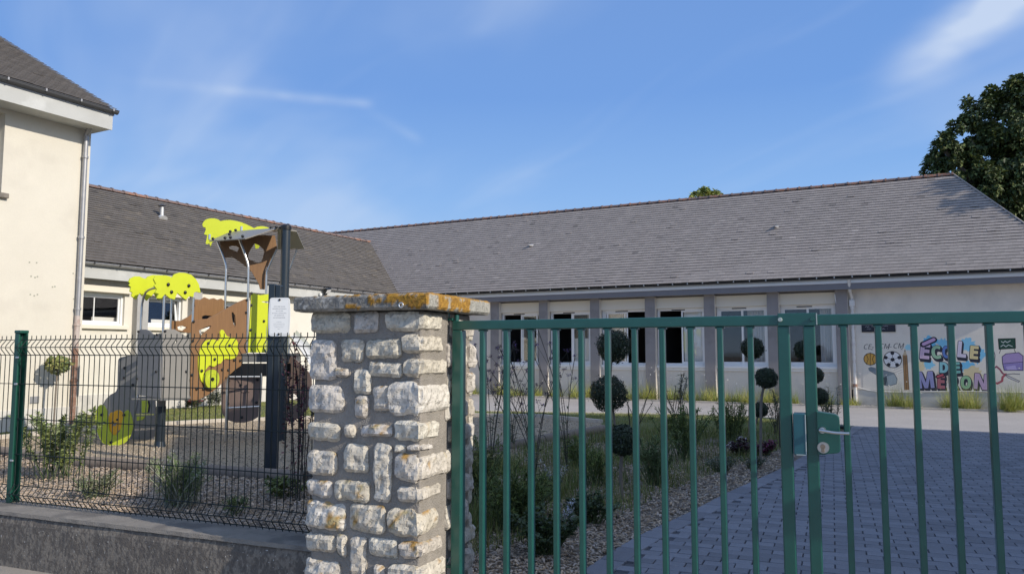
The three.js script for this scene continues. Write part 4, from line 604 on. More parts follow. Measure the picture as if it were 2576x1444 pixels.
// hinges of the gate on the pillar
// ---------------------------------------------------------------- low wall and mesh fence
{
  const wall = thing('low_wall', 'low stained concrete wall carrying the green mesh fence left of the pillar', 'wall', S(-0.7, 0, -0.27).toArray(), PHI);
  const g0 = new THREE.BoxGeometry(15, 0.44, 0.30, 300, 8, 6), p = g0.attributes.position;
  for (let i = 0; i < p.count; i++) { const x = p.getX(i), y = p.getY(i), z = p.getZ(i), o = 0.006 * fbm(x * 5, y * 5, z * 5, 4), ed = (y > 0.219 && Math.abs(z) > 0.149) ? 0.012 + 0.012 * Math.abs(fbm(x * 7, 1, z, 3)) : 0; p.setXYZ(i, x, y + (y > 0.219 ? o - ed * 0.6 : 0), z + Math.sign(z) * (Math.abs(z) > 0.149 ? o - ed : 0)); }
  const side = g0.toNonIndexed(); side.computeVertexNormals(); side.translate(-7.5, 0.22, 0);
  part(wall, 'wall_body', boxUV(side), M.wallConcrete);
  const cop = new THREE.BoxGeometry(15, 0.024, 0.302, 300, 1, 4), q = cop.attributes.position;
  for (let i = 0; i < q.count; i++) { const x = q.getX(i), z = q.getZ(i); q.setXYZ(i, x, q.getY(i) + 0.004 * fbm(x * 9, 2, z * 9, 3), z + Math.sign(z) * (Math.abs(z) > 0.15 ? 0.007 * fbm(x * 8, 5, z, 3) - (q.getY(i) > 0 ? 0.006 : 0) : 0)); }
  const cg = cop.toNonIndexed(); cg.computeVertexNormals(); cg.translate(-7.5, 0.449, 0); part(wall, 'wall_top', boxUV(cg), M.wallTop);
  const wall2 = thing('low_wall', 'low concrete wall beyond the gate on the right outside the frame', 'wall', S(4.37, 0, -0.27).toArray(), PHI);
  part(wall2, 'wall_body', bx(0, 8, 0, 0.42, -0.15, 0.15, 0.01), M.wallConcrete);

  // fence: each wire of the folded mesh is a piece of its own
  const YB = 0.468, YT = 1.676, vF = -0.35, HH = YT - YB, fence = thing('mesh_fence', 'dark green folded wire mesh fence with square post on the low wall', 'fence', S(-0.7, 0.46, vF).toArray(), PHI);
  const oy = -0.46, prof = [[0, 0], [0.012, 0], [0.065, 0.047], [0.122, 0], [0.3, 0], [HH - 0.142, 0], [HH - 0.086, 0.047], [HH - 0.03, 0], [HH, 0]];
  const curvePts = []; for (let i = 0; i < prof.length; i++) curvePts.push(V3(0, YB + oy + prof[i][0], prof[i][1]));
  const path = new THREE.CurvePath(); for (let i = 0; i < curvePts.length - 1; i++) path.add(new THREE.LineCurve3(curvePts[i], curvePts[i + 1]));
  class Poly extends THREE.Curve { getPoint(t) { const L = [0]; for (let i = 1; i < curvePts.length; i++) L.push(L[i - 1] + curvePts[i].distanceTo(curvePts[i - 1])); const d = t * L.at(-1); let i = 0; while (i < L.length - 2 && d > L[i + 1]) i++; return curvePts[i].clone().lerp(curvePts[i + 1], clamp((d - L[i]) / (L[i + 1] - L[i]), 0, 1)); } }
  const wireG = boxUV(new THREE.TubeGeometry(new Poly(), 44, 0.0032, 5, false));
  const hz = [[0.012, 0], [0.065, 0.05], [0.122, 0.003], [0.345, 0.003], [0.60, 0.003], [0.855, 0.003], [HH - 0.142, 0.003], [HH - 0.086, 0.05], [HH - 0.03, 0.003]];
  // post positions measured along the fence
  const pu = atV(43, 1000, vF).x + 0.7; // relative to the group
  const pitch = (atV(783, 1100, vF).x - atV(63, 1000, vF).x) / 45;
  const uR = atV(786, 1100, vF).x + 0.7;
  const u1 = pu + 0.005;
  for (let i = 0; ; i++) { const u = uR - 0.005 - i * 0.0505; if (u < u1) break; part(fence, 'wire', wireG, M.wire, { pos: [u, 0, 0] }); }
  for (let i = 0; i < 22; i++) part(fence, 'wire', wireG, M.wire, { pos: [pu - 0.06 - i * 0.0505, 0, 0] });
  for (const [y, z] of hz) { part(fence, 'cross_wire', rod([u1, YB + oy + y, z], [uR + 0.02, YB + oy + y, z], 0.0036, 0.0036, 5), M.wire); part(fence, 'cross_wire', rod([pu - 1.2, YB + oy + y, z], [pu - 0.045, YB + oy + y, z], 0.003, 0.003, 5), M.wire); }
  // slotted post: the wires hook into its open right-hand side
  const post = part(fence, 'post', merge([bx(pu - 0.052, pu - 0.006, 0, 1.235, 0.0, 0.014, 0.004), bx(pu - 0.052, pu - 0.034, 0, 1.235, -0.035, 0.0005), bx(pu - 0.052, pu + 0.012, 0, 1.235, -0.048, -0.035, 0.004)]), M.fenceGreen);
  part(post, 'post_cap', bx(pu - 0.056, pu + 0.014, 1.235, 1.258, -0.051, 0.018, 0.006), M.fenceGreen);
  for (const y of [1.05, 0.855, 0.30]) part(post, 'clip', bx(pu - 0.02, pu + 0.012, y, y + 0.014, 0.014, 0.024, 0.003), M.clip);
}
// ---------------------------------------------------------------- the two gate leaves
{
  const vG = -0.33, y = (n) => n, YT = 1.728;
  const leafOrigin = (u) => S(u, 0.06, vG).toArray(), oy = -0.06;
  const frame = (parent, a, b, wa, wb) => {
    part(parent, 'stile', bx(a, a + wa, 0.06 + oy, YT - 0.051 + oy, -0.034, 0.03, 0.007), M.gate); part(parent, 'stile', bx(b - wb, b, 0.06 + oy, YT - 0.051 + oy, -0.034, 0.03, 0.007), M.gate);
    part(parent, 'top_rail', bx(a, b, YT - 0.05 + oy, YT + oy, -0.028, 0.028, 0.005), M.gate); part(parent, 'bottom_rail', bx(a + wa, b - wb, 0.1 + oy, 0.15 + oy, -0.025, 0.025, 0.004), M.gate);
  };
  const barG = merge([bx(-0.0135, 0.0135, 0.15 + oy, YT - 0.051 + oy, -0.0235, 0.0235, 0.005)]);
  const weldG = merge([bx(-0.022, 0.022, YT - 0.06 + oy, YT - 0.0505 + oy, -0.022, 0.022, 0.004)]);
  const left = thing('gate_leaf', 'left leaf of the green steel bar gate, hinged on the stone pillar', 'gate', leafOrigin(0.0));
  left.rotation.y = PHI;
  const a0 = 0.02, b0 = 1.797; frame(left, a0, b0, 0.06, 0.055);
  for (let i = 0; i < 11; i++) { const b = part(left, 'bar', barG, M.gate, { pos: [0.2 + i * 0.1417, 0, 0] }); part(b, 'weld', weldG, M.gate); }
  // plate that catches the lock, with its worn bright edge
  const kA = atV(1996, 1040, vG + 0.04), kB = atV(2031, 1145, vG + 0.04), keep = part(left, 'lock_keeper', bx(kA.x, kB.x, kB.y + oy, kA.y + oy, -0.045, 0.05, 0.004), M.keeper, { label: 'blue green lock keeper box' });
  part(keep, 'worn_edge', merge([bx(kB.x - 0.0035, kB.x + 0.001, kB.y + oy + 0.004, kA.y + oy - 0.004, 0.0475, 0.0515), bx(kA.x + 0.01, kB.x, kB.y + oy - 0.001, kB.y + oy + 0.003, 0.047, 0.0515)]), M.gateWorn);
  part(left, 'keeper_back', bx(kA.x - 0.07, kA.x - 0.005, kB.y + oy + 0.02, kA.y + oy, -0.055, -0.034, 0.004), M.black);
  for (const yy of [1.70, 0.35]) part(left, 'hinge', merge([bx(-0.06, 0.02, yy + 0.03 + oy, yy + 0.045 + oy, -0.02, 0.02, 0.003), rod([0.035, yy + 0.028 + oy, 0], [0.035, yy + 0.062 + oy, 0], 0.013, 0.013, 12), rod([-0.02, yy + 0.05 + oy, 0], [-0.02, yy + 0.075 + oy, 0], 0.012, 0.012, 8)]), M.gate);
  const right = thing('gate_leaf', 'right leaf of the green steel bar gate carrying the lock and lever handle', 'gate', leafOrigin(3.65), PHI);
  const U = (u) => u - 3.65, a1 = 1.856, b1 = 3.63; frame(right, U(a1), U(b1), 0.053, 0.06);
  for (let i = 0; i < 11; i++) { const b = part(right, 'bar', barG, M.gate, { pos: [U(2.03 + i * 0.1447), 0, 0] }); part(b, 'weld', weldG, M.gate); }
  // stop plate that laps over the left leaf, with two bolts
  const sA = atV(1957, 805, vG + 0.03), sB = atV(2056, 800, vG + 0.03), stop = part(right, 'stop_plate', bx(U(sA.x), U(sB.x), YT - 0.052 + oy, YT + 0.008 + oy, 0.0285, 0.036, 0.003), M.gate);
  part(stop, 'worn_edge', bx(U(sB.x) - 0.003, U(sB.x) + 0.0015, YT - 0.048 + oy, YT + 0.006 + oy, 0.030, 0.0372), M.gateWorn);
  for (const u of [sA.x + 0.012, sB.x - 0.02]) part(stop, 'bolt', rod([U(u), YT - 0.022 + oy, 0.034], [U(u), YT - 0.022 + oy, 0.05], 0.011, 0.009, 10), u < 1.8 ? M.gateWorn : M.gate);
  // lock case with rounded right-hand corners
  const lA = atV(2057, 1037, vG + 0.05), lB = atV(2115, 1146, vG + 0.05), w = lB.x - lA.x, h = lA.y - lB.y, sh = new THREE.Shape(), r = 0.022;
  sh.moveTo(0, 0); sh.lineTo(w - r, 0.01); sh.quadraticCurveTo(w, 0.01, w, r + 0.01); sh.lineTo(w, h - r - 0.012); sh.quadraticCurveTo(w, h - 0.012, w - r, h - 0.010); sh.lineTo(0, h);
  const lg = new THREE.ExtrudeGeometry(sh, { depth: 0.06, bevelEnabled: true, bevelSize: 0.003, bevelThickness: 0.004, bevelSegments: 2, curveSegments: 6 }); lg.translate(U(lA.x), lB.y + oy, -0.016);
  const lock = part(right, 'lock_case', boxUV(lg), M.gate);
  const hp = atV(2063, 1083, vG + 0.08), he = atV(2138, 1091, vG + 0.10), hx = U(hp.x) + 0.012, hy = hp.y + oy;
  const hd = part(lock, 'handle', merge([rod([hx, hy, 0.045], [hx, hy, 0.075], 0.016, 0.014, 14), rod([hx, hy, 0.07], [hx, hy, 0.1], 0.009, 0.009, 10), tube([[hx - 0.012, hy + 0.002, 0.1], [hx, hy + 0.001, 0.104], [hx + 0.05, hy - 0.006, 0.103], [U(he.x), he.y + oy, 0.098]], 0.007, 10)]), M.steel);
  const ky = atV(2070, 1126, vG + 0.05);
  part(lock, 'lock_rosette', rod([U(ky.x) + 0.004, ky.y + oy, 0.047], [U(ky.x) + 0.004, ky.y + oy, 0.054], 0.027, 0.025, 20), M.steel);
  part(lock, 'lock_cylinder', merge([rod([U(ky.x) + 0.002, ky.y + oy + 0.005, 0.053], [U(ky.x) + 0.002, ky.y + oy + 0.005, 0.064], 0.0115, 0.011, 14), bx(U(ky.x) - 0.005, U(ky.x) + 0.009, ky.y + oy - 0.02, ky.y + oy + 0.004, 0.053, 0.064, 0.003)]), M.brass);
  part(lock, 'rear_handle', merge([rod([hx + 0.01, hy + 0.005, -0.02], [hx + 0.01, hy + 0.005, -0.09], 0.01, 0.01, 8), rod([hx, hy + 0.005, -0.09], [hx + 0.12, hy + 0.0, -0.09], 0.009, 0.008, 8)]), M.black);
}
// ---------------------------------------------------------------- the play structure
{
  const base = onY(560, 1108), play = thing('play_structure', 'climbing frame with lime leaf panels, brown bridge and grey tower in the sand area', 'play structure', [base.x, 0, base.z]);
  const E1 = RGT.clone().multiplyScalar(0.373).addScaledVector(FWD, 0.927).normalize(), N1 = V3(E1.z, 0, -E1.x).multiplyScalar(-1); // N1 faces the viewer's right
  if (N1.dot(FWD) > 0) N1.negate();
  const ax = N1.clone().multiplyScalar(1); // panels that face the sun have this normal
  const exOf = (n) => V3(0, 1, 0).cross(n).normalize();
  const d0 = 12.35; // front corner of the small tower
  const corner = onD(402, 1000, d0);
  const pl = (o, n, pts) => pts.map(([x, y]) => onPlane(x, y, o, n));
  const z2 = (x, y) => [203.2 + x * 0.3378, 520.2 + y * 0.3378];            // survey sheet of the whole structure
  const z3 = (x, y) => [x * 0.44815, (980 + y * 0.5513) / 1.2302];          // survey sheet of its lower half
  const z6 = (x, y) => [487.7 + x * 0.1351, 536.5 + y * 0.1351];            // survey sheet of the canopy
  const map = (f, l) => l.map(([x, y]) => f(x, y));
  function cut(name, o, n, pts, mat, { holes = [], thick = 0.02, smooth = 0, label, parent = play } = {}) { const P = pl(o, n, pts); return wpart(parent, name, panel(o, exOf(n), n, P, holes.map((h) => pl(o, n, h)), thick, smooth), mat, label ? { label } : {}); }
  function bolts(parent, o, n, pts, r = 0.022) { for (const q of pts) { const p = onPlane(q[0], q[1], o, n); const g = new THREE.SphereGeometry(r, 10, 6, 0, Math.PI * 2, 0, Math.PI / 2); g.scale(1, 0.7, 1).applyQuaternion(new THREE.Quaternion().setFromUnitVectors(V3(0, 1, 0), n)).translate(p.x + n.x * 0.012, p.y, p.z + n.z * 0.012); wpart(parent, 'bolt', boxUV(g), M.black); } }
  const NL = E1.clone().negate(); // normal of the faces turned to the left
  const side = 0.62, back = corner.clone().addScaledVector(N1, -0.48), leftC = back.clone(), rightC = corner.clone().addScaledVector(E1, side), farC = rightC.clone().addScaledVector(N1, -0.48);
  const col = (c, y0, y1, r = 0.019) => rod([c.x, y0, c.z], [c.x, y1, c.z], r, r, 12);
  const yOf = (c, py) => { const q = c.clone().project(camera); const px = (q.x * 0.5 + 0.5) * 2576; return onPlane(px, py, c, FWD).y; };
  // small tower: steel tubes, a hooped pair on the left side
  const yTop = yOf(corner, 750), yLow = yOf(corner, 1005);
  wpart(play, 'steel_tube', col(corner, yLow, yTop + 0.1), M.steel); wpart(play, 'steel_tube', col(rightC, yLow, yTop + 0.05), M.steel); wpart(play, 'steel_tube', col(farC, yLow, yTop + 0.05), M.steel);
  { const h = yTop + 0.16, a = leftC, b = corner, m = (t, y) => a.clone().lerp(b, t).setY(y); wpart(play, 'hooped_tube', tube([m(0, yLow), m(0, h - 0.42), m(0.02, h - 0.22), m(0.16, h - 0.05), m(0.4, h), m(0.85, h + 0.02)], 0.02, 10), M.steel); }
  // grey panels; the left one has its shade put into a darker grey
  const gR = cut('tower_panel', corner.clone().addScaledVector(N1, 0.024), N1, map(z2, [[601, 950], [612, 922], [640, 913], [690, 914], [720, 930], [745, 948], [770, 962], [798, 968], [800, 1425], [601, 1425]]), M.greyPanel, { smooth: 0, label: 'light grey curved tower panel', holes: [map(z2, [[690, 1000], [700, 990], [710, 1002], [704, 1018], [694, 1016]])] });
  bolts(gR, corner.clone().addScaledVector(N1, 0.034), N1, map(z2, [[620, 926], [787, 961], [778, 1227], [608, 1278]]), 0.024);
  const gL = cut('tower_panel', corner.clone().addScaledVector(NL, 0.024), NL, map(z2, [[424, 930], [440, 915], [485, 915], [510, 925], [532, 948], [560, 955], [592, 940], [592, 1424], [420, 1400]]), M.greyDark, { label: 'grey tower panel with the shade of its side put into the colour' });
  bolts(gL, corner.clone().addScaledVector(NL, 0.034), NL, map(z2, [[428, 930], [566, 953], [560, 1228], [416, 1278]]), 0.022);
  cut('tower_floor', corner.clone().setY(yLow), N1, map(z2, [[370, 1428], [800, 1432], [800, 1440], [370, 1436]]), M.platform, { thick: 0.02 });
  { const c0 = corner.clone().addScaledVector(E1, side / 2).addScaledVector(N1, -side / 2), g = new THREE.BoxGeometry(side + 0.06, 0.04, side + 0.06); g.applyMatrix4(new THREE.Matrix4().makeBasis(E1, V3(0, 1, 0), E1.clone().cross(V3(0, 1, 0))).setPosition(c0.setY(yLow + 0.0))); wpart(play, 'tower_deck', boxUV(g), M.platform); }
  // leafy crowns of the small tower
  const crown = [[535, 540], [550, 520], [580, 512], [620, 512], [650, 518], [672, 530], [690, 505], [725, 492], [770, 494], [815, 508], [850, 540], [872, 580], [884, 640], [850, 632], [835, 640], [830, 672], [800, 665], [775, 692], [745, 670], [712, 640], [690, 690], [655, 680], [620, 650], [590, 682], [560, 680], [575, 650], [548, 640], [560, 615], [540, 590], [553, 575]];
  const oc = corner.clone().addScaledVector(N1, 0.03), cr = cut('leaf_panel', oc, N1, map(z2, crown), M.lime, { label: 'lime leaf crown with four bolts' });
  bolts(cr, oc.clone().addScaledVector(N1, 0.012), N1, map(z2, [[643, 579], [797, 588], [668, 635], [770, 638]]), 0.03);
  const oB = back.clone().addScaledVector(N1, -0.03); cut('leaf_panel', oB, N1, map(z2, [[350, 560], [362, 535], [395, 520], [430, 520], [455, 532], [478, 538], [495, 520], [530, 510], [575, 510], [610, 525], [640, 560], [650, 640], [600, 690], [570, 690], [540, 645], [500, 680], [485, 698], [455, 668], [430, 640], [405, 690], [370, 665], [378, 640], [360, 630], [366, 600], [352, 585], [362, 572]]), M.lime, { label: 'lime leaf crown behind the steel hoop' });
  // foot post of the small tower
  { const f = onY(400, 1124), top = 0.62; wpart(play, 'post', merge([rod([f.x, 0, f.z], [f.x, yOf(f, 1022), f.z], 0.078, 0.078, 20), rod([f.x, 0, f.z], [f.x, 0.09, f.z], 0.1, 0.08, 20)]), M.navy); wpart(play, 'post_sleeve', rod([f.x, yOf(f, 1022), f.z], [f.x, yLow, f.z], 0.07, 0.07, 20), M.greyDark); }
  // grey animal-shaped side panels below and left of the tower
  const oA = onY(300, 1104), nA = FWD.clone().negate().addScaledVector(RGT, -0.25).normalize();
  const body = cut('side_panel', oA, nA, map(z3, [[662, 250], [672, 232], [700, 224], [765, 226], [770, 470], [745, 600], [740, 690], [700, 705], [640, 640], [600, 560], [578, 500], [590, 468], [620, 438], [645, 425], [657, 400]]), M.greyDark, { smooth: 0.25, label: 'dark grey rounded side panel' });
  bolts(body, oA.clone().addScaledVector(nA, 0.012), nA, map(z3, [[697, 288], [695, 343], [743, 383]]), 0.026);
  const oA2 = onY(370, 1106), lowP = cut('side_panel', oA2, nA, map(z3, [[745, 468], [868, 468], [872, 640], [862, 700], [745, 700]]), M.greyDark, { label: 'grey lower panel with lime inset', holes: [map(z3, [[752, 545], [864, 545], [864, 553], [752, 553]]), map(z3, [[748, 630], [866, 622], [866, 634], [748, 642]])] });
  cut('inset', oA2.clone().addScaledVector(nA, 0.014), nA, map(z3, [[793, 472], [828, 472], [832, 500], [826, 538], [793, 540]]), M.lime2, { parent: lowP, thick: 0.012 }); cut('inset', oA2.clone().addScaledVector(nA, 0.014), nA, map(z3, [[765, 560], [812, 560], [800, 578], [765, 584]]), M.lime2, { parent: lowP, thick: 0.012 });
  cut('inset', oA2.clone().addScaledVector(nA, 0.016), nA, map(z3, [[826, 474], [833, 474], [838, 500], [832, 536], [826, 538], [832, 500]]), M.black, { parent: lowP, thick: 0.012 });
  // lime petal with the orange bird figure
  const oF = onY(290, 1120), nF = FWD.clone().negate().addScaledVector(RGT, 0.12).normalize();
  const petal = cut('petal_panel', oF, nF, map(z3, [[540, 520], [558, 497], [580, 500], [597, 530], [606, 580], [612, 640], [640, 668], [672, 640], [684, 590], [692, 545], [708, 526], [724, 532], [738, 570], [742, 620], [728, 670], [700, 706], [660, 722], [610, 724], [572, 705], [548, 660], [536, 600], [534, 550]]), M.lime2, { smooth: 0.4, label: 'lime petal panel with a deep notch' });
  bolts(petal, oF.clone().addScaledVector(nF, 0.012), nF, map(z3, [[568, 551], [693, 552], [582, 597], [620, 706]]), 0.026);
  const bird = cut('bird_panel', oF.clone().addScaledVector(nF, -0.03), nF, map(z3, [[610, 560], [618, 540], [635, 536], [648, 528], [668, 526], [684, 540], [688, 580], [680, 625], [660, 640], [640, 668], [618, 655], [606, 628], [612, 600]]), M.orange, { smooth: 0.4, label: 'orange rounded figure set in the petal' });
  bolts(bird, oF.clone().addScaledVector(nF, -0.018), nF, map(z3, [[630, 592], [655, 578]]), 0.018); cut('beak', oF.clone().addScaledVector(nF, -0.014), nF, map(z3, [[622, 612], [650, 594], [646, 612]]), M.greyPanel, { parent: bird, thick: 0.012 });

  // brown bridge sides
  const oR = corner.clone().addScaledVector(N1, 0.02);
  const br = cut('bridge_side', oR, N1, map(z2, [[822, 860], [850, 848], [900, 838], [945, 835], [1010, 800], [1100, 748], [1160, 715], [1222, 688], [1236, 690], [1232, 1060], [1212, 1130], [1190, 1180], [1140, 1215], [1090, 1260], [1020, 1340], [940, 1400], [862, 1440], [812, 1440], [812, 1250]]), M.brown, { label: 'wood grain bridge side with cut-out slots', holes: [map(z2, [[1115, 790], [1125, 784], [1142, 810], [1148, 880], [1140, 900], [1122, 850]]), map(z2, [[872, 922], [900, 905], [950, 885], [965, 888], [955, 905], [905, 945], [882, 972]])] });
  bolts(br, oR.clone().addScaledVector(N1, 0.012), N1, map(z2, [[832, 855], [1229, 694], [1224, 788], [826, 999], [1135, 1143], [1180, 1146], [1046, 1213], [1092, 1216], [855, 1357], [905, 1358], [819, 1252]]), 0.026);
  const oRB = back.clone().addScaledVector(N1, -0.02);
  cut('bridge_side', oRB, N1, map(z2, [[665, 855], [690, 850], [740, 850], [800, 818], [828, 795], [822, 765], [845, 745], [838, 715], [850, 690], [885, 695], [915, 675], [950, 690], [985, 682], [1010, 695], [1040, 685], [1060, 700], [1058, 860], [800, 940], [665, 915]]), M.brown, { label: 'rear wood grain bridge side with wavy top', holes: [map(z2, [[895, 815], [920, 808], [970, 812], [940, 835], [895, 838]]), map(z2, [[712, 895], [745, 885], [785, 898], [750, 925], [715, 915]])] });
  { const a = rightC, b = rightC.clone().addScaledVector(E1, 0.75), g = new THREE.BoxGeometry(1.0, 0.03, side); g.applyMatrix4(new THREE.Matrix4().makeBasis(E1, V3(0, 1, 0), E1.clone().cross(V3(0, 1, 0)))); const m = a.clone().lerp(b, 0.55).addScaledVector(N1, -side / 2 - 0.02).setY(yLow + 0.28); g.translate(m.x, m.y, m.z); wpart(play, 'bridge_deck', boxUV(g), M.platform); }
  // lime snail shape and its disc on the bridge side
  const oS = oR.clone().addScaledVector(N1, 0.022), sn = cut('snail_panel', oS, N1, map(z2, [[1032, 940], [1040, 920], [1055, 920], [1078, 960], [1100, 972], [1140, 978], [1162, 1010], [1166, 1080], [1150, 1120], [1110, 1136], [1075, 1132], [1052, 1142], [1036, 1165], [1010, 1172], [985, 1190], [950, 1182], [925, 1210], [905, 1250], [908, 1312], [888, 1290], [872, 1220], [870, 1140], [880, 1080], [900, 1025], [935, 995], [985, 990], [1020, 1000], [1036, 970]]), M.lime, { smooth: 0.3, label: 'lime snail shaped panel' });
  bolts(sn, oS.clone().addScaledVector(N1, 0.012), N1, map(z2, [[942, 1017], [1100, 1034], [990, 1136], [893, 1222]]), 0.028);
  const oW = oS.clone().addScaledVector(N1, 0.05), wc = onPlane(...z2(968, 1285), oW, N1), disc = wpart(play, 'disc', (() => { const g = new THREE.CylinderGeometry(0.165, 0.165, 0.05, 36); g.rotateX(Math.PI / 2).applyMatrix4(new THREE.Matrix4().makeBasis(exOf(N1), V3(0, 1, 0), N1)).translate(wc.x, wc.y, wc.z); return boxUV(g); })(), M.lime2, { label: 'lime round turning disc' });
  wpart(disc, 'hub', (() => { const a = wc.clone().addScaledVector(N1, 0.024), b = wc.clone().addScaledVector(N1, 0.04); return rod(a, b, 0.035, 0.03, 14); })(), M.black);
  wpart(disc, 'ring', (() => { const g = new THREE.TorusGeometry(0.1, 0.006, 6, 30); g.applyMatrix4(new THREE.Matrix4().makeBasis(exOf(N1), V3(0, 1, 0), N1)).translate(wc.x + N1.x * 0.026, wc.y, wc.z + N1.z * 0.026); return boxUV(g); })(), M.lime);

  // main tower: bent steel tubes under a folded canopy
  const q6 = (x, y, d) => onD(...z6(x, y), d), q2 = (x, y, d) => onD(...z2(x, y), d);
  wpart(play, 'steel_tube', tube([q6(430, 530, 14.3), q6(545, 825, 14.3), q6(585, 960, 14.3), q6(592, 1060, 14.3), q6(578, 1444, 14.3), q2(1072, 900, 14.3)], 0.021, 10), M.steel);
  wpart(play, 'steel_tube', tube([q6(838, 480, 14.1), q6(985, 890, 14.1), q6(1006, 980, 14.1), q6(1008, 1080, 14.1), q6(1002, 1444, 14.1), q2(1232, 1085, 14.1)], 0.021, 10), M.steel);
  wpart(play, 'steel_tube', tube([q6(1535, 665, 14.6), q6(1395, 985, 14.6), q6(1352, 1090, 14.6), q6(1344, 1180, 14.6), q6(1338, 1444, 14.6), q2(1372, 1085, 14.6)], 0.021, 10), M.steel);
  wpart(play, 'steel_tube', tube([q6(1915, 670, 15), q6(1790, 1010, 15), q6(1755, 1090, 15), q2(1545, 1100, 15)], 0.021, 10), M.steel);
  // canopy
  const A = q6(270, 515, 14.0), B = q6(945, 468, 13.45), C = q6(1550, 272, 13.8), D = q6(690, 335, 14.9), Ee = q6(1905, 325, 14.1), Ff = q6(2050, 650, 15.2), G = q6(1550, 655, 14.9);
  const slab = (a, b, c, d, t = 0.018) => { const n = b.clone().sub(a).cross(d.clone().sub(a)).normalize(); if (n.y < 0) n.negate(); const f = new Faces(), k = [1, 1, 1], o = (p) => p.clone().addScaledVector(n, -t); f.quad(a, b, c, d, k); f.quad(o(a), o(d), o(c), o(b), k); for (const [p, r] of [[a, b], [b, c], [c, d], [d, a]]) f.quad(o(p), o(r), r, p, k); return f.geo(); };
  const D2 = q6(1150, 300, 15.0);
  const can = wpart(play, 'canopy', merge([slab(A, B, C, D), slab(C, Ee, Ff, G)]), M.canopy, { label: 'folded beige canopy sheet of the main tower' });
  wpart(can, 'canopy_ridge', merge([slab(D, C, Ee, q6(1300, 300, 15.0), 0.016)]), M.canopy);
  for (const [x, y, d] of [[345, 478, 13.95], [570, 462, 13.75], [672, 452, 13.7], [652, 392, 14.1], [668, 342, 14.5], [768, 318, 14.6], [900, 432, 13.55], [1432, 275, 13.95], [1530, 262, 13.8], [1606, 270, 13.85]]) { const p = q6(x, y - 2, d - 0.04); const g = new THREE.SphereGeometry(0.028, 8, 6); g.translate(p.x, p.y, p.z); wpart(can, 'bolt', boxUV(g), M.black); }
  // leaf crown on the canopy and the branch panel below it
  const nT = FWD.clone().negate().addScaledVector(RGT, 0.35).normalize(), oL = q6(600, 300, 14.75);
  const lf = cut('leaf_panel', oL, nT, map(z6, [[150, 212], [170, 165], [215, 122], [290, 100], [370, 100], [440, 120], [485, 150], [560, 136], [660, 130], [770, 146], [870, 172], [970, 212], [1060, 255], [1112, 282], [1170, 255], [1230, 245], [1300, 250], [1385, 275], [1360, 330], [900, 380], [520, 470], [330, 540], [300, 630], [280, 560], [238, 578], [212, 560], [240, 412], [182, 392], [200, 350], [215, 300], [205, 268], [165, 255]]), M.lime, { smooth: 0.15, label: 'large lime leaf crown on the canopy' });
  for (const [x, y] of [[285, 440], [880, 290]]) { const p = onPlane(...z6(x, y), oL.clone().addScaledVector(nT, 0.02), nT); wpart(lf, 'bracket', (() => { const g = new THREE.BoxGeometry(0.035, 0.1, 0.012); g.applyMatrix4(new THREE.Matrix4().makeBasis(exOf(nT), V3(0, 1, 0), nT)).translate(p.x, p.y, p.z); return boxUV(g); })(), M.clip); }
  const oBr = q6(1100, 900, 14.6); cut('branch_panel', oBr, nT, map(z6, [[450, 480], [500, 640], [560, 830], [700, 812], [830, 890], [950, 985], [1070, 1090], [1120, 1180], [1200, 1310], [1222, 1412], [1310, 1418], [1325, 1200], [1318, 1040], [1350, 985], [1400, 975], [1540, 665], [1500, 420], [900, 400]]), M.brown, { label: 'brown branch shaped panel under the canopy', holes: [map(z6, [[640, 622], [690, 608], [770, 602], [840, 648], [800, 722], [720, 695], [650, 662]]), map(z6, [[1120, 558], [1200, 592], [1290, 672], [1304, 720], [1278, 830], [1245, 915], [1190, 925], [1110, 908], [1010, 862], [996, 800], [1010, 740], [1060, 650]])] });
  cut('leaf_panel', q6(1170, 600, 15.1), nT, map(z6, [[1120, 560], [1225, 600], [1190, 655], [1140, 660]]), M.lime2, { label: 'small olive leaf tip under the canopy' });
  // lime wall of the main tower, platform, ladder
  const oP = q2(1245, 900, 14.15), lw = cut('tower_wall', oP, N1, map(z2, [[1268, 640], [1290, 650], [1330, 660], [1420, 648], [1420, 700], [1340, 705], [1345, 712], [1420, 725], [1420, 1085], [1240, 1085], [1250, 940]]), M.lime, { label: 'lime wall panel of the main tower' });
  bolts(lw, oP.clone().addScaledVector(N1, 0.012), N1, map(z2, [[1264, 645], [1262, 734], [1258, 918], [1357, 852]]), 0.028);
  { const a = q2(1200, 1092, 14.0), b = q2(1540, 1092, 14.3), c = q2(1540, 1092, 14.3).addScaledVector(FWD, 0.8), d = a.clone().addScaledVector(FWD, 0.8); wpart(play, 'platform', slab(a, b, c, d, 0.16), M.platform); }
  cut('underfloor_shade', onD(640, 930, 14.0), FWD.clone().negate(), map(z2, [[1200, 1168], [1560, 1168], [1560, 1262], [1085, 1262], [1100, 1240], [1190, 1185]]), M.black, { thick: 0.02, label: 'added black panel standing in for the shade under the platform' });  // black sheet added in place of the deep shade below the platform
  const dL = 13.6, la = (x, y, d) => onD((650 + x * 0.277) / 1.2302, (1100 + y * 0.277) / 1.2302, d);
  const lad = wpart(play, 'ladder', merge([tube([la(205, 225, dL), la(193, 240, dL), la(180, 560, dL), la(166, 960, dL)], 0.02, 8), tube([la(565, 200, dL + 0.25), la(568, 230, dL + 0.25), la(552, 560, dL + 0.25), la(535, 900, dL + 0.25)], 0.02, 8)]), M.steel);
  wpart(lad, 'rung', rod(la(195, 240, dL), la(565, 238, dL + 0.25), 0.019, 0.019, 10), M.steel); wpart(lad, 'rung', rod(la(180, 588, dL), la(552, 570, dL + 0.25), 0.019, 0.019, 10), M.steel);
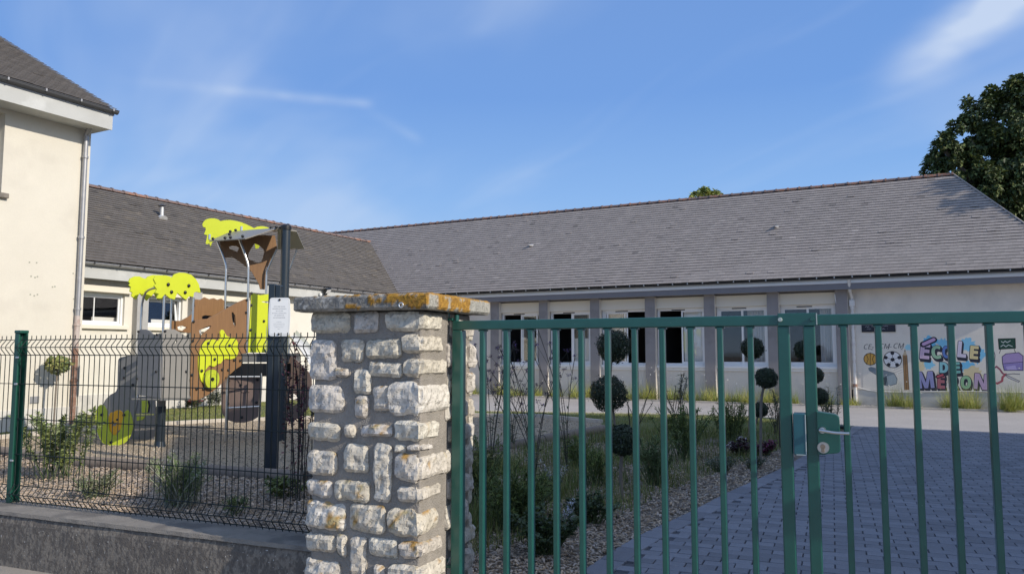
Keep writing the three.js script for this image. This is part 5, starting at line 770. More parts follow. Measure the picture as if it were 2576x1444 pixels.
  const z7 = (x, y) => [(650 + x * 0.277) / 1.2302, (1100 + y * 0.277) / 1.2302], oK = la(350, 500, 14.1), nK = FWD.clone().negate().addScaledVector(RGT, 0.2).normalize();
  const kick = cut('back_panel', oK, nK, map(z7, [[120, 250], [560, 240], [560, 600], [540, 680], [470, 725], [380, 748], [280, 748], [190, 720], [140, 660], [122, 600]]), M.brownDark, { label: 'taupe rounded panel behind the ladder' });
  bolts(kick, oK.clone().addScaledVector(nK, 0.012), nK, map(z7, [[205, 280], [525, 272], [342, 330], [352, 692], [195, 540], [515, 525]]), 0.026);
  cut('trunk_shape', oK.clone().addScaledVector(nK, 0.018), nK, map(z7, [[300, 262], [485, 258], [445, 340], [438, 410], [350, 410], [340, 330]]), M.brownDark, { parent: kick });
  // slide and the octagonal panel on the right
  const oO = onD(760, 950, 14.4), nO = FWD.clone().negate().addScaledVector(RGT, -0.1).normalize();
  cut('end_panel', oO, nO, map(z7, [[700, 60], [880, 0], [940, 30], [1130, 220], [1135, 520], [1020, 680], [900, 745], [760, 700]]), M.brownDark, { label: 'dark taupe octagonal end panel', holes: [map(z7, [[880, 440], [940, 430], [990, 470], [985, 530], [930, 560], [880, 530]])] });
  { const s = [[728, 846, 14.4], [750, 868, 14.1], [770, 894, 13.8], [788, 920, 13.5]].map(([x, y, d]) => onD(x, y, d)), f = new Faces(); for (let i = 0; i < 3; i++) { const a = s[i], b = s[i + 1], w = RGT.clone().multiplyScalar(0.14).addScaledVector(FWD, 0.36); for (let k = 0; k < 8; k++) { const h = (t) => (Math.abs(t - 0.5) * 2) ** 3 * 0.12, p = (q, t) => q.clone().addScaledVector(w, t - 0.5).setY(q.y + h(t)); f.quad(p(a, k / 8), p(b, k / 8), p(b, (k + 1) / 8), p(a, (k + 1) / 8), [1, 1, 1]); } } const sm = M.slide.clone(); sm.side = THREE.DoubleSide; wpart(play, 'slide', f.geo(), sm); }
  // tall post
  { const f = onY(705, 1109), yt = yOf(f, 570); wpart(play, 'post', rod([f.x, 0, f.z], [f.x, yt, f.z], 0.079, 0.079, 24), M.navy, { label: 'tall dark blue post' }); const cg = new THREE.SphereGeometry(0.097, 24, 8, 0, Math.PI * 2, 0, Math.PI / 2); cg.scale(1, 0.55, 1).translate(f.x, yt - 0.01, f.z); wpart(play, 'post_cap', boxUV(merge([cg, rod([f.x, yt - 0.06, f.z], [f.x, yt - 0.005, f.z], 0.096, 0.097, 24)])), M.black); }
}
// ---------------------------------------------------------------- notice on its own thick post
{
  const f = onY(681, 1194), t = thing('notice_sign', 'thick dark post with a white playground notice standing before the climbing frame', 'sign', f, 0.42);
  const yt = onPlane(697, 715, f, FWD).y, yy = (py) => onPlane(700, py, f, FWD).y;
  part(t, 'post', merge([bx(-0.084, 0.004, 0, yt, -0.05, 0.05, 0.012), bx(0.006, 0.08, 0, yt - 0.015, -0.046, 0.046, 0.012)]), M.navy);
  const y0 = yy(846), y1 = yy(751), w = 0.27, h = y1 - y0, s = new THREE.Shape(), r = 0.045;
  s.moveTo(-w / 2 + r, -h / 2); s.lineTo(w / 2 - r, -h / 2); s.quadraticCurveTo(w / 2 - 0.006, -h / 2, w / 2 - 0.006, -h / 2 + r); s.quadraticCurveTo(w / 2 + 0.012, 0, w / 2 - 0.006, h / 2 - r); s.quadraticCurveTo(w / 2 - 0.006, h / 2, w / 2 - r, h / 2); s.lineTo(-w / 2 + r, h / 2); s.quadraticCurveTo(-w / 2 + 0.006, h / 2, -w / 2 + 0.006, h / 2 - r); s.quadraticCurveTo(-w / 2 - 0.012, 0, -w / 2 + 0.006, -h / 2 + r); s.quadraticCurveTo(-w / 2 + 0.006, -h / 2, -w / 2 + r, -h / 2);
  const g = new THREE.ExtrudeGeometry(s, { depth: 0.008, bevelEnabled: true, bevelSize: 0.003, bevelThickness: 0.003, bevelSegments: 2 }); const cx = toLocalX();
  function toLocalX() { const p = onPlane(702, 800, f.clone().addScaledVector(FWD, -0.09), FWD); return p.clone().sub(f).applyAxisAngle(V3(0, 1, 0), -0.42); }
  const tilt = YAW - 0.42; // the plate turns towards the street
  const holder = part(t, 'plate', boxUV(g), M.pvc, { pos: [cx.x, (y0 + y1) / 2, cx.z], rot: [0, tilt, 0], label: 'white notice plate with small print' });
  const cv = document.createElement('canvas'); cv.width = 512; cv.height = 900; const c = cv.getContext('2d'); c.fillStyle = '#eeeeec'; c.fillRect(0, 0, 512, 900); c.fillStyle = '#7c8088'; c.textAlign = 'center';
  [['CETTE AIRE DE JEUX', 34], ['DESTINÉE AUX ENFANTS', 34], ['DE 2 À 8 ANS', 34], ['EST SOUS LA SURVEILLANCE', 30], ['DES PARENTS OU', 34], ['ACCOMPAGNATEURS', 34]].forEach(([q, sz], i) => { c.font = `bold ${sz}px sans-serif`; c.fillText(q, 256, 190 + i * 58); });
  [['ATTENTION', 26], ['LE PORT DE VÊTEMENTS AVEC', 24], ['CORDONS OU ÉCHARPES EST', 24], ['INTERDIT SUR LES JEUX', 24], ['MERCI', 24]].forEach(([q, sz], i) => { c.font = `${sz}px sans-serif`; c.fillText(q, 256, 590 + i * 46); });
  const tx = new THREE.CanvasTexture(cv); tx.colorSpace = THREE.SRGBColorSpace; tx.magFilter = THREE.LinearFilter;
  const pg = new THREE.PlaneGeometry(w - 0.035, h - 0.05); pg.translate(0, 0, 0.0135); part(holder, 'notice_print', pg, new THREE.MeshPhysicalMaterial({ map: tx, roughness: 0.5 }));
  for (const y of [h / 2 - 0.025, -h / 2 + 0.025]) { const b = new THREE.SphereGeometry(0.015, 10, 6); b.translate(0, y, 0.014); part(holder, 'bolt', boxUV(b), M.black); }
}
// ---------------------------------------------------------------- ground, paving, edgings
const sandPts = [[-13.2, -6.9], [-10.4, -6.75], [-8.45, -7.0], [-6.65, -7.25], [-6.2, -8.4], [-6.1, -10], [-5.95, -12.2], [-5.7, -14.5], [-6.4, -16.2], [-8.2, -16.9], [-10.2, -16.3], [-12.2, -14.6], [-14.0, -12.5], [-15.0, -10.2], [-14.8, -8.0]];
const paveL = [[-2.15, -3.9], [-2.2, -5.14], [-2.2, -6.29], [-2.08, -7.48], [-1.98, -8.8], [-1.75, -10.96], [-1.58, -14], [-1.38, -17.76]];
const inPoly = (x, z, P) => { let c = false; for (let i = 0, j = P.length - 1; i < P.length; j = i++) { const [a, b] = P[i], [d, e] = P[j]; if ((b > z) !== (e > z) && x < (d - a) * (z - b) / (e - b) + a) c = !c; } return c; };
const edgeX = (z) => { for (let i = 0; i < paveL.length - 1; i++) if (z <= paveL[i][1] && z >= paveL[i + 1][1]) return lerp(paveL[i][0], paveL[i + 1][0], (z - paveL[i][1]) / (paveL[i + 1][1] - paveL[i][1])); return z > -5 ? -2.15 : -1.38; };
const asphPts = [[-13.4, -17.3], [-10.8, -17.72], [-8.0, -18.6], [-5.5, -19.3], [-3.7, -19.4], [-2.4, -18.7], [-1.36, -17.76], [1.64, -18.0], [14, -18.2], [14, -24.25], [-17.9, -24.25], [-17.9, -19]];
{
  struct('ground', sheet([[-250, 250], [250, 250], [250, -250], [-250, -250]], -0.012), M.earth);
  struct('pavement', sheet([S(-60, 0, -0.2), S(60, 0, -0.2), S(60, 0, 9), S(-60, 0, 9)].map((p) => [p.x, p.z]), -0.004), M.pavement);
  { const a = S(-30, 0, 0.45), g = bx(-30, -0.9, -0.01, 0.098, -0.28, 1.4, 0.01); g.rotateY(PHI).translate(SO.x, 0, SO.z); struct('pavement', g, M.pavement); }
  struct('lawn', sheet([[-18.55, -3.6], [-13.2, -3.2], [-13.2, -6.9], ...sandPts.slice(0, 1), [-14.8, -8.0], [-15.0, -10.2], [-14.0, -12.5], [-12.2, -14.6], [-10.2, -16.3], [-8.2, -16.9], [-6.4, -16.2], [-5.7, -14.5], [-4.4, -15.6], [-1.75, -16.2], [-1.38, -17.76], ...asphPts.slice(0, 6).reverse(), [-17.9, -19], [-18.55, -19]].filter((p, i, a) => !i || p[0] !== a[i - 1][0] || p[1] !== a[i - 1][1]), -0.004), M.turf);
  struct('sand_area', sheet(sandPts, 0.0), M.sand);
  struct('asphalt', sheet(asphPts, 0.0), M.asphalt);
  struct('planting_strip', sheet([[-17.9, -24.25], [14, -24.25], [14, -25.05], [-17.9, -25.05]], 0.004), M.grit);
  struct('planting_bed', sheet([[-13.2, -3.6], [-2.15, -3.6], ...paveL.slice(1, 7), [-1.75, -16.2], [-4.4, -15.6], [-5.7, -14.5], [-5.95, -12.2], [-6.1, -10], [-6.2, -8.4], [-6.65, -7.25], [-8.45, -7.0], [-10.4, -6.75], [-13.2, -6.9]], -0.006), M.earth);
  // concrete edging of the sand and of the asphalt
  const strip = (name, pts, w, y0, y1, mat) => { const l = []; for (let i = 0; i < pts.length - 1; i++) { const [a, b] = pts[i], [c, d] = pts[i + 1], L = Math.hypot(c - a, d - b), g = bx(-L / 2 - 0.01, L / 2 + 0.01, y0, y1, -w / 2, w / 2, 0.008); g.rotateY(-Math.atan2(d - b, c - a)).translate((a + c) / 2, 0, (b + d) / 2); l.push(g); } return struct(name, merge(l), mat); };
  strip('kerb', [...sandPts.slice(8), sandPts[0]], 0.10, -0.05, 0.075, M.kerb);
  strip('kerb', asphPts.slice(0, 7), 0.07, -0.05, 0.03, M.kerb);
  strip('kerb', [[-17.9, -24.25], [14, -24.25]], 0.08, -0.05, 0.05, M.kerb);
  // paved drive: a bed of joint sand and single blocks laid in running bond along the street line
  const drive = struct('paved_drive', sheet([...paveL, [1.64, -18.0], [9, -18.1], [9, -3.6]], -0.002), M.joint);
  const L = 0.225, B = 0.125, R = rng(1201), list = [];
  const o = V3(-2.3, 0, -3.6);
  for (let r = 0; r < 125; r++) for (let k = -10; k < 46; k++) {
    const u = k * L + (r % 2) * L / 2, v = -r * B, c = o.clone().addScaledVector(SU, u + L / 2).addScaledVector(SV, v);
    if (c.z < -17.85 || c.z > -3.6 || c.x > 6 || c.x < edgeX(c.z) + 0.2) continue;
    list.push({ c, t: R(), k: 0.82 + 0.36 * R(), h: (R() - 0.5) * 0.004, a: (R() - 0.5) * 0.02, b: (R() - 0.5) * 0.012, g: R() });
  }
  const near = list.filter((b) => inView(b.c)).sort((a, b) => a.c.distanceToSquared(EYEV) - b.c.distanceToSquared(EYEV)).slice(0, 300), solo = new Set(near);
  const gv = [0.006, 0.0075, 0.009].map((j) => bx(-L / 2 + j * 0.5, L / 2 - j * 0.7, -0.05, 0.012, -B / 2 + j * 0.4, B / 2 - j * 0.4, 0.005));
  for (const b of near) { const m = part(drive, 'paver', gv[Math.floor(b.g * 3)], M.paver[Math.floor(b.t * 4)]); m.position.copy(b.c); m.position.y = b.h; m.rotation.set(b.b, PHI + b.a, b.b); }
  const F = new Faces();
  for (const b of list) { if (solo.has(b)) continue; const q = (u, v, y) => b.c.clone().addScaledVector(SU, u).addScaledVector(SV, v).setY(y + b.h), a = L / 2 - 0.0045, d = B / 2 - 0.003, k = [b.k, b.k, b.k], e = 0.006;
    const P = [q(-a, d, 0.012 - e), q(a, d, 0.012 - e), q(a, -d, 0.012 - e), q(-a, -d, 0.012 - e)], T = [q(-a + e, d - e, 0.012), q(a - e, d - e, 0.012), q(a - e, -d + e, 0.012), q(-a + e, -d + e, 0.012)], Z = [q(-a, d, -0.02), q(a, d, -0.02), q(a, -d, -0.02), q(-a, -d, -0.02)];
    F.quad(T[0], T[1], T[2], T[3], k); for (let i = 0; i < 4; i++) { const j = (i + 1) % 4; F.quad(P[i], P[j], T[j], T[i], k); F.quad(Z[i], Z[j], P[j], P[i], k); } }
  const pf = new THREE.Mesh(F.geo(), M.paverMany); pf.name = 'paver_field'; pf.userData.kind = 'stuff'; pf.receiveShadow = true; drive.add(pf);
  // edging course along the bed: longer kerb blocks following the curve
  const pts = paveL.map(([x, z]) => V3(x, 0, z)), cur = new THREE.CatmullRomCurve3(pts), n = 34;
  for (let i = 0; i < n; i++) { const a = cur.getPointAt(i / n), b = cur.getPointAt((i + 1) / n), l = a.distanceTo(b), m = part(drive, 'edging_block', bx(-l / 2 + 0.004, l / 2 - 0.004, -0.06, 0.016, -0.1, 0.1, 0.008), M.paver[i * 7 % 4]); m.position.copy(a.lerp(b, 0.5)); m.position.x += 0.1; m.rotation.y = Math.atan2(-(b.z - cur.getPointAt(i / n).z), b.x - cur.getPointAt(i / n).x); }
  // round timber edging of the sand area on the street side
  const lg = thing('timber_edging', 'low rounded timber edging along the front and right rim of the sand area', 'edging', [-6.6, 0, -7.2]);
  const lp = [[-13.2, -6.9], [-10.4, -6.72], [-8.5, -6.95], [-6.65, -7.2], [-6.2, -8.5], [-6.08, -10], [-5.92, -12.2], [-5.68, -14.5]], R2 = rng(8);
  for (let i = 0; i < lp.length - 1; i++) { const [a, b] = lp[i], [c, d] = lp[i + 1], n2 = Math.max(1, Math.round(Math.hypot(c - a, d - b) / 2.0)); for (let k = 0; k < n2; k++) { const p = V3(lerp(a, c, k / n2), 0.035, lerp(b, d, k / n2)), q = V3(lerp(a, c, (k + 0.99) / n2), 0.035, lerp(b, d, (k + 0.99) / n2)); const r = 0.09 + 0.012 * R2(); wpart(lg, 'log', rod(p, q, r, r * 0.97, 12), M.log); } }
}
// wood-chip mulch: many real chips lying on the bed
{
  const R = rng(1301), bed = [[-13.2, -3.75], [-2.3, -3.75], ...paveL.slice(1, 6), [-1.75, -12.5], [-3.4, -13.0], [-5.9, -12.2], [-6.02, -10], [-6.1, -8.4], [-6.55, -7.1], [-8.45, -6.85], [-10.4, -6.6], [-13.2, -6.8]], N = 60000;
  const g = new THREE.BoxGeometry(0.036, 0.005, 0.011, 2, 1, 1), p = g.attributes.position; for (let i = 0; i < p.count; i++) { const x = p.getX(i); p.setXYZ(i, x, p.getY(i) + (Math.abs(x) < 0.001 ? 0.004 : 0), p.getZ(i) * (x > 0 ? 0.6 : 1)); } g.computeVertexNormals();
  const im = new THREE.InstancedMesh(g, new THREE.MeshPhysicalMaterial({ color: 0xffffff, roughness: 0.95 }), N), o = new THREE.Object3D(), c = new THREE.Color(); let i = 0;
  while (i < N) {
    const t = Math.pow(R(), 1.5), z = lerp(-3.75, -13, t), x = lerp(-13.2, -1.5, R()); if (!inPoly(x, z, bed)) continue; if (x < -9 && R() < 0.5) continue;
    o.position.set(x, 0.004 + R() * 0.02, z); o.rotation.set((R() - 0.5) * 0.7, R() * 6.283, (R() - 0.5) * 0.6); const s = 0.6 + R() * 0.9; o.scale.set(s, 0.8 + R(), s * (0.7 + R() * 0.6)); o.updateMatrix(); im.setMatrixAt(i, o.matrix);
    const k = 0.6 + R() * 0.8, w = R(); c.setRGB(lerp(0.36, 0.48, w) * k, lerp(0.31, 0.355, w) * k, lerp(0.27, 0.235, w) * k); im.setColorAt(i, c); i++;
  }
  im.name = 'mulch'; im.castShadow = im.receiveShadow = true; tag(im, 'tan and grey wood chip mulch covering the planting bed', 'mulch'); im.userData.kind = 'stuff'; scene.add(im);
  // pale pebbles along the school wall
  const pg = new THREE.IcosahedronGeometry(0.03, 0), im2 = new THREE.InstancedMesh(pg, new THREE.MeshPhysicalMaterial({ color: 0xffffff, roughness: 0.95 }), 2600);
  for (let j = 0; j < 2600; j++) { o.position.set(lerp(-17.5, 5, R()), 0.012, lerp(-24.25, -24.95, R())); o.rotation.set(R() * 6, R() * 6, R() * 6); const s = 0.5 + R(); o.scale.set(s, s * 0.6, s); o.updateMatrix(); im2.setMatrixAt(j, o.matrix); const k = 0.6 + R() * 0.5; c.setRGB(0.52 * k, 0.465 * k, 0.39 * k); im2.setColorAt(j, c); }
  im2.name = 'pebbles'; im2.castShadow = im2.receiveShadow = true; tag(im2, 'pale pebbles strewn along the foot of the school wall', 'pebbles'); im2.userData.kind = 'stuff'; scene.add(im2);
  // loose gravel grains on the sand
  const im3 = new THREE.InstancedMesh(new THREE.IcosahedronGeometry(0.011, 0), new THREE.MeshPhysicalMaterial({ color: 0xffffff, roughness: 0.95 }), 16000); let m = 0;
  while (m < 16000) { const z = lerp(-6.8, -16.5, Math.pow(R(), 1.3)), x = lerp(-14.5, -5.7, R()); if (!inPoly(x, z, sandPts)) continue; o.position.set(x, 0.003, z); o.rotation.set(R() * 6, R() * 6, R() * 6); const s = 0.5 + R() * 1.1; o.scale.set(s, s * 0.7, s); o.updateMatrix(); im3.setMatrixAt(m, o.matrix); const k = 0.5 + R() * 0.7; c.setRGB(0.44 * k, 0.36 * k, 0.26 * k); im3.setColorAt(m, c); m++; }
  im3.name = 'gravel'; im3.castShadow = im3.receiveShadow = true; tag(im3, 'loose fine gravel grains over the sand area', 'gravel'); im3.userData.kind = 'stuff'; scene.add(im3);
}
// ---------------------------------------------------------------- plants
const tint = (c, R, a = 0.3) => { const k = 1 - a / 2 + a * R(); return [c[0] * k * (0.94 + 0.12 * R()), c[1] * k, c[2] * k * (0.9 + 0.2 * R())]; };
// one leaf: two folded halves, from its base along dir
function leaf(F, b, dir, len, wid, col, R, up = V3(0, 1, 0)) {
  const d = dir.clone().normalize(), s = d.clone().cross(up); if (s.lengthSq() < 1e-4) s.set(1, 0, 0); s.normalize(); const n = s.clone().cross(d).normalize(); const tw = (R() - 0.5) * 1.6; s.applyAxisAngle(d, tw); n.applyAxisAngle(d, tw);
  const t = b.clone().addScaledVector(d, len).addScaledVector(n, -len * 0.16), m = b.clone().addScaledVector(d, len * 0.45), l = m.clone().addScaledVector(s, wid / 2).addScaledVector(n, wid * 0.14), r = m.clone().addScaledVector(s, -wid / 2).addScaledVector(n, wid * 0.14);
  F.tri(b, m, l, col); F.tri(m, t, l, col); F.tri(b, r, m, col); F.tri(m, r, t, col);
}
function blade(F, b, dir, len, wid, bend, col, seg = 3) {
  const side = V3(-dir.z, 0, dir.x); if (side.lengthSq() < 1e-5) side.set(1, 0, 0); side.normalize().multiplyScalar(wid / 2); let p = b.clone(), d = dir.clone().normalize(); let w = 1;
  for (let i = 0; i < seg; i++) { const q = p.clone().addScaledVector(d, len / seg), w2 = 1 - (i + 1) / seg * 0.96; const a = p.clone().addScaledVector(side, w), e = p.clone().addScaledVector(side, -w), c = q.clone().addScaledVector(side, -w2), f = q.clone().addScaledVector(side, w2); F.quad(a, e, c, f, col); p = q; w = w2; d.y -= bend / seg; d.normalize(); }
}
const rdir = (R, lo, hi) => { const a = R() * 6.283, e = lerp(lo, hi, R()); return V3(Math.cos(a) * Math.cos(e), Math.sin(e), Math.sin(a) * Math.cos(e)); };

// grass on the lawn and in the bed: nobody counts the blades
function grassField(name, label, poly, n, seed, h0, h1, cols, bias = 1) {
  const R = rng(seed), F = new Faces(); const xs = poly.map((p) => p[0]), zs = poly.map((p) => p[1]), x0 = Math.min(...xs), x1 = Math.max(...xs), z0 = Math.min(...zs), z1 = Math.max(...zs); let k = 0, tries = 0;
  while (k < n && tries++ < n * 8) { const x = lerp(x0, x1, R()), z = lerp(z1, z0, Math.pow(R(), bias)); if (!inPoly(x, z, poly)) continue; if (fbm(x * 0.8, 3, z * 0.8, 3) + 0.25 < R() * 0.5) continue; blade(F, V3(x, 0, z), rdir(R, 0.9, 1.5), lerp(h0, h1, R() * R()), 0.007 + 0.004 * R(), 0.5 * R(), tint(cols[Math.floor(R() * cols.length)], R, 0.5), 2); k++; }
  const m = new THREE.Mesh(F.geo(), M.leafMatt); m.name = numbered(name); m.castShadow = m.receiveShadow = true; tag(m, label, 'grass'); m.userData.kind = 'stuff'; scene.add(m);
}
const G1 = [0.135, 0.185, 0.036], G2 = [0.21, 0.22, 0.06], G3 = [0.28, 0.25, 0.11], G4 = [0.08, 0.125, 0.028];
grassField('lawn_grass', 'short dry green grass of the lawn strips', [[-18.5, -6], [-14.9, -6.5], [-15.1, -10.2], [-14.1, -12.6], [-12.3, -14.7], [-10.3, -16.4], [-8.2, -17.0], [-6.3, -16.3], [-5.6, -14.6], [-4.4, -15.6], [-1.75, -16.2], [-1.45, -17.7], [-2.45, -18.6], [-3.7, -19.3], [-5.5, -19.2], [-8, -18.5], [-10.8, -17.6], [-13.4, -17.2], [-17.8, -19], [-18.5, -19]], 46000, 41, 0.03, 0.09, [G1, G2, G2, G3]);
grassField('bed_grass', 'taller olive grass in the left part of the bed behind the gate', [[-4.3, -5.2], [-3.6, -4.8], [-3.2, -6.5], [-3.6, -8.5], [-5.2, -9.5], [-5.95, -8.5], [-5.7, -6.9]], 9000, 44, 0.1, 0.38, [G1, G2, G3, G1], 1);
grassField('bed_grass', 'patchy grass and weeds growing through the mulch bed', [[-4.4, -5.1], [-3.2, -4.6], [-2.6, -7], [-2.5, -9], [-2.2, -12], [-1.8, -16.2], [-4.4, -15.5], [-5.6, -14.4], [-5.8, -12.2], [-5.95, -10], [-6.1, -7.6], [-5.8, -6.8]], 26000, 43, 0.05, 0.28, [G1, G2, G2, G4, G3], 1);

// a clump of grass or wall weeds
function tuft(name, label, cat, p, h, r, n, cols, seed, { group, bend = 0.9, wid = 0.009, flowers, fcol, lo = 0.75 } = {}) {
  const t = thing(name, label, cat, p.toArray ? p.toArray() : p, 0, group), R = rng(seed), F = new Faces();
  for (let i = 0; i < n; i++) { const a = R() * 6.283, q = r * 0.35 * Math.sqrt(R()); blade(F, V3(Math.cos(a) * q, 0, Math.sin(a) * q), rdir(R, lo, 1.5), h * (0.55 + 0.55 * R()), wid * (0.7 + 0.6 * R()), bend * R(), tint(cols[Math.floor(R() * cols.length)], R, 0.45), 4); }
  part(t, 'blades', F.geo(), M.leafMatt);
  if (flowers) { const K = new Faces(), St = new Faces(); for (let i = 0; i < flowers; i++) { const d = rdir(R, 0.9, 1.5), l = h * (flowers > 10 ? 1.3 + 1.0 * R() : 0.9 + 0.7 * R()), b = V3((R() - 0.5) * r, 0, (R() - 0.5) * r); blade(St, b, d, l, 0.006, 0.1, [0.12, 0.14, 0.05], 2); const e = b.clone().addScaledVector(d, l * 0.98); for (let k = 0; k < 6; k++) leaf(K, e, rdir(R, -0.5, 1), 0.03, 0.022, tint(fcol, R, 0.15), R); } part(t, 'stems', St.geo(), M.leafMatt); part(t, 'flowers', K.geo(), M.leafMatt); }
  return t;
}
// a leafy shrub: stems that fork, leaves along them
function shrub(name, label, cat, p, { h, r, stems, leaves, len, wid, cols, seed, group, stemMat = M.stemGreen, lean = 0.5, flowers, fcol, mat = M.leaf, from = 0.15, tips }) {
  const t = thing(name, label, cat, p.toArray ? p.toArray() : p, 0, group), R = rng(seed), F = new Faces(), K = new Faces(), rods = [];
  for (let i = 0; i < stems; i++) {
    const a = R() * 6.283, d = V3(Math.cos(a) * lean * R(), 1, Math.sin(a) * lean * R()).normalize(), L = h * (0.6 + 0.45 * R()), b = V3((R() - 0.5) * r * 0.5, 0, (R() - 0.5) * r * 0.5), bow = V3((R() - 0.5), 0, (R() - 0.5)).multiplyScalar(r * 0.6);
    const at = (u) => b.clone().addScaledVector(d, L * u).addScaledVector(bow, u * u); rods.push(tube([at(0), at(0.5), at(1)], 0.004 + h * 0.0022, 4, 3));
    for (let k = 0; k < leaves; k++) { const u = lerp(from, 1, Math.sqrt(R())), q = at(u); leaf(F, q.add(V3((R() - 0.5) * 0.03, 0, (R() - 0.5) * 0.03)), rdir(R, -0.2, 1.1), len * (0.6 + 0.7 * R()), wid * (0.7 + 0.6 * R()), tint(cols[Math.floor(R() * cols.length)], R, 0.55), R); }
    if (flowers && R() < flowers) { const e = at(1); for (let k = 0; k < 9; k++) leaf(K, e.clone().add(V3((R() - 0.5) * 0.05, (R() - 0.5) * 0.04, (R() - 0.5) * 0.05)), rdir(R, -0.3, 1.3), 0.035, 0.026, tint(fcol, R, 0.3), R); }
    if (tips && R() < tips) for (let k = 0; k < 26; k++) { const u = lerp(0.7, 1.25, R()); leaf(K, at(u).add(V3((R() - 0.5) * 0.03, 0, (R() - 0.5) * 0.03)), rdir(R, 0.2, 1.3), 0.03, 0.008, tint(fcol, R, 0.2), R); }
  }
  part(t, 'stems', merge(rods), stemMat); part(t, 'foliage', F.geo(), mat); if (K.p.length) part(t, 'flowers', K.geo(), M.leafMatt); return t;
}
// clipped ball of small leaves
function ballGeo(r, n, len, cols, seed, squash = 0.95) {
  const R = rng(seed), F = new Faces(), o = R() * 40;
  for (let i = 0; i < n; i++) { const d = rdir(R, -1.57, 1.57); d.y = R() * 2 - 1; const hz = Math.sqrt(1 - d.y * d.y), a = R() * 6.283; d.x = Math.cos(a) * hz; d.z = Math.sin(a) * hz; const k = 1 + 0.3 * fbm(d.x * 2.2 + o, d.y * 2.2, d.z * 2.2, 4) + (i % 17 === 0 ? 0.2 * R() : 0); const rr = r * k * (i % 4 === 0 ? 0.62 + 0.25 * R() : 0.86 + 0.15 * R()); const tg = rdir(R, -1.5, 1.5).cross(d).normalize().addScaledVector(d, 0.15 + 0.5 * R()); leaf(F, V3(d.x * rr, d.y * rr * squash, d.z * rr), tg, len * (0.7 + 0.6 * R()), len * 0.6, tint(cols[Math.floor(R() * cols.length)], R, 0.6), R, d); }
  return F.geo();
}
const BOX = [[0.026, 0.042, 0.014], [0.036, 0.056, 0.018], [0.02, 0.033, 0.012]];
function topiary(label, base, stems, balls, seed, lenMul = 1) {
  const t = thing('topiary', label, 'topiary', base.toArray(), 0, 'pompom topiary shrubs in the planting bed');
  for (const s of stems) part(t, 'trunk', tube(s.map((p) => p.clone().sub(base)), 0.019, 7), M.bark);
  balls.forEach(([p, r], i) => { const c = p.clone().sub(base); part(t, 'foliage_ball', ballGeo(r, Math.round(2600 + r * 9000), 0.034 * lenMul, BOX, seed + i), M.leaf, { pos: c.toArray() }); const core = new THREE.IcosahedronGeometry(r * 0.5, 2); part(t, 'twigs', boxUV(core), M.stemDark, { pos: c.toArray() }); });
  return t;
}
{ // four topiary shrubs; each ball stands at the depth of its foot
  const T = (foot, list, label, seed, stemsOf) => { const base = onY(...foot), d = base.clone().sub(EYEV).dot(FWD), P = (x, y, dd = 0) => onD(x, y, d + dd), pr = (px) => px * d / 1937; const B = list.map(([x, y, r]) => [P(x, y), pr(r)]); topiary(label, base, stemsOf(P, base), B, seed); };
  T([1566, 1262], [[1565, 1107, 38]], 'small topiary with one dark leaf ball on a thin bare stem', 900, (P, b) => [[b, P(1562, 1190), P(1566, 1120)]]);
  T([1546, 1140], [[1545, 871, 42], [1531, 990, 45]], 'two ball topiary with large dark green balls one above the other', 910, (P, b) => [[b, P(1546, 1060), P(1536, 990), P(1537, 930), P(1541, 875)]]);
  T([1915, 1178], [[1929, 951, 25]], 'tall thin topiary with a single ball on a leaning stem behind the gate', 920, (P, b) => [[b, P(1915, 1060), P(1917, 1000), P(1927, 955)]]);
  T([1886, 1100], [[1894, 876, 27], [1913, 1031, 18]], 'topiary with a high ball and a low side ball on a forked stem', 930, (P, b) => [[b, P(1887, 1000), P(1892, 940), P(1895, 880)], [b, P(1900, 1070), P(1913, 1031)]]);
  T([2048, 1085], [[2026, 880, 25], [2050, 944, 21], [2062, 997, 21]], 'three ball topiary partly hidden behind the gate lock', 940, (P, b) => [[b, P(2050, 1040), P(2056, 990), P(2046, 940), P(2028, 885)]]);
}
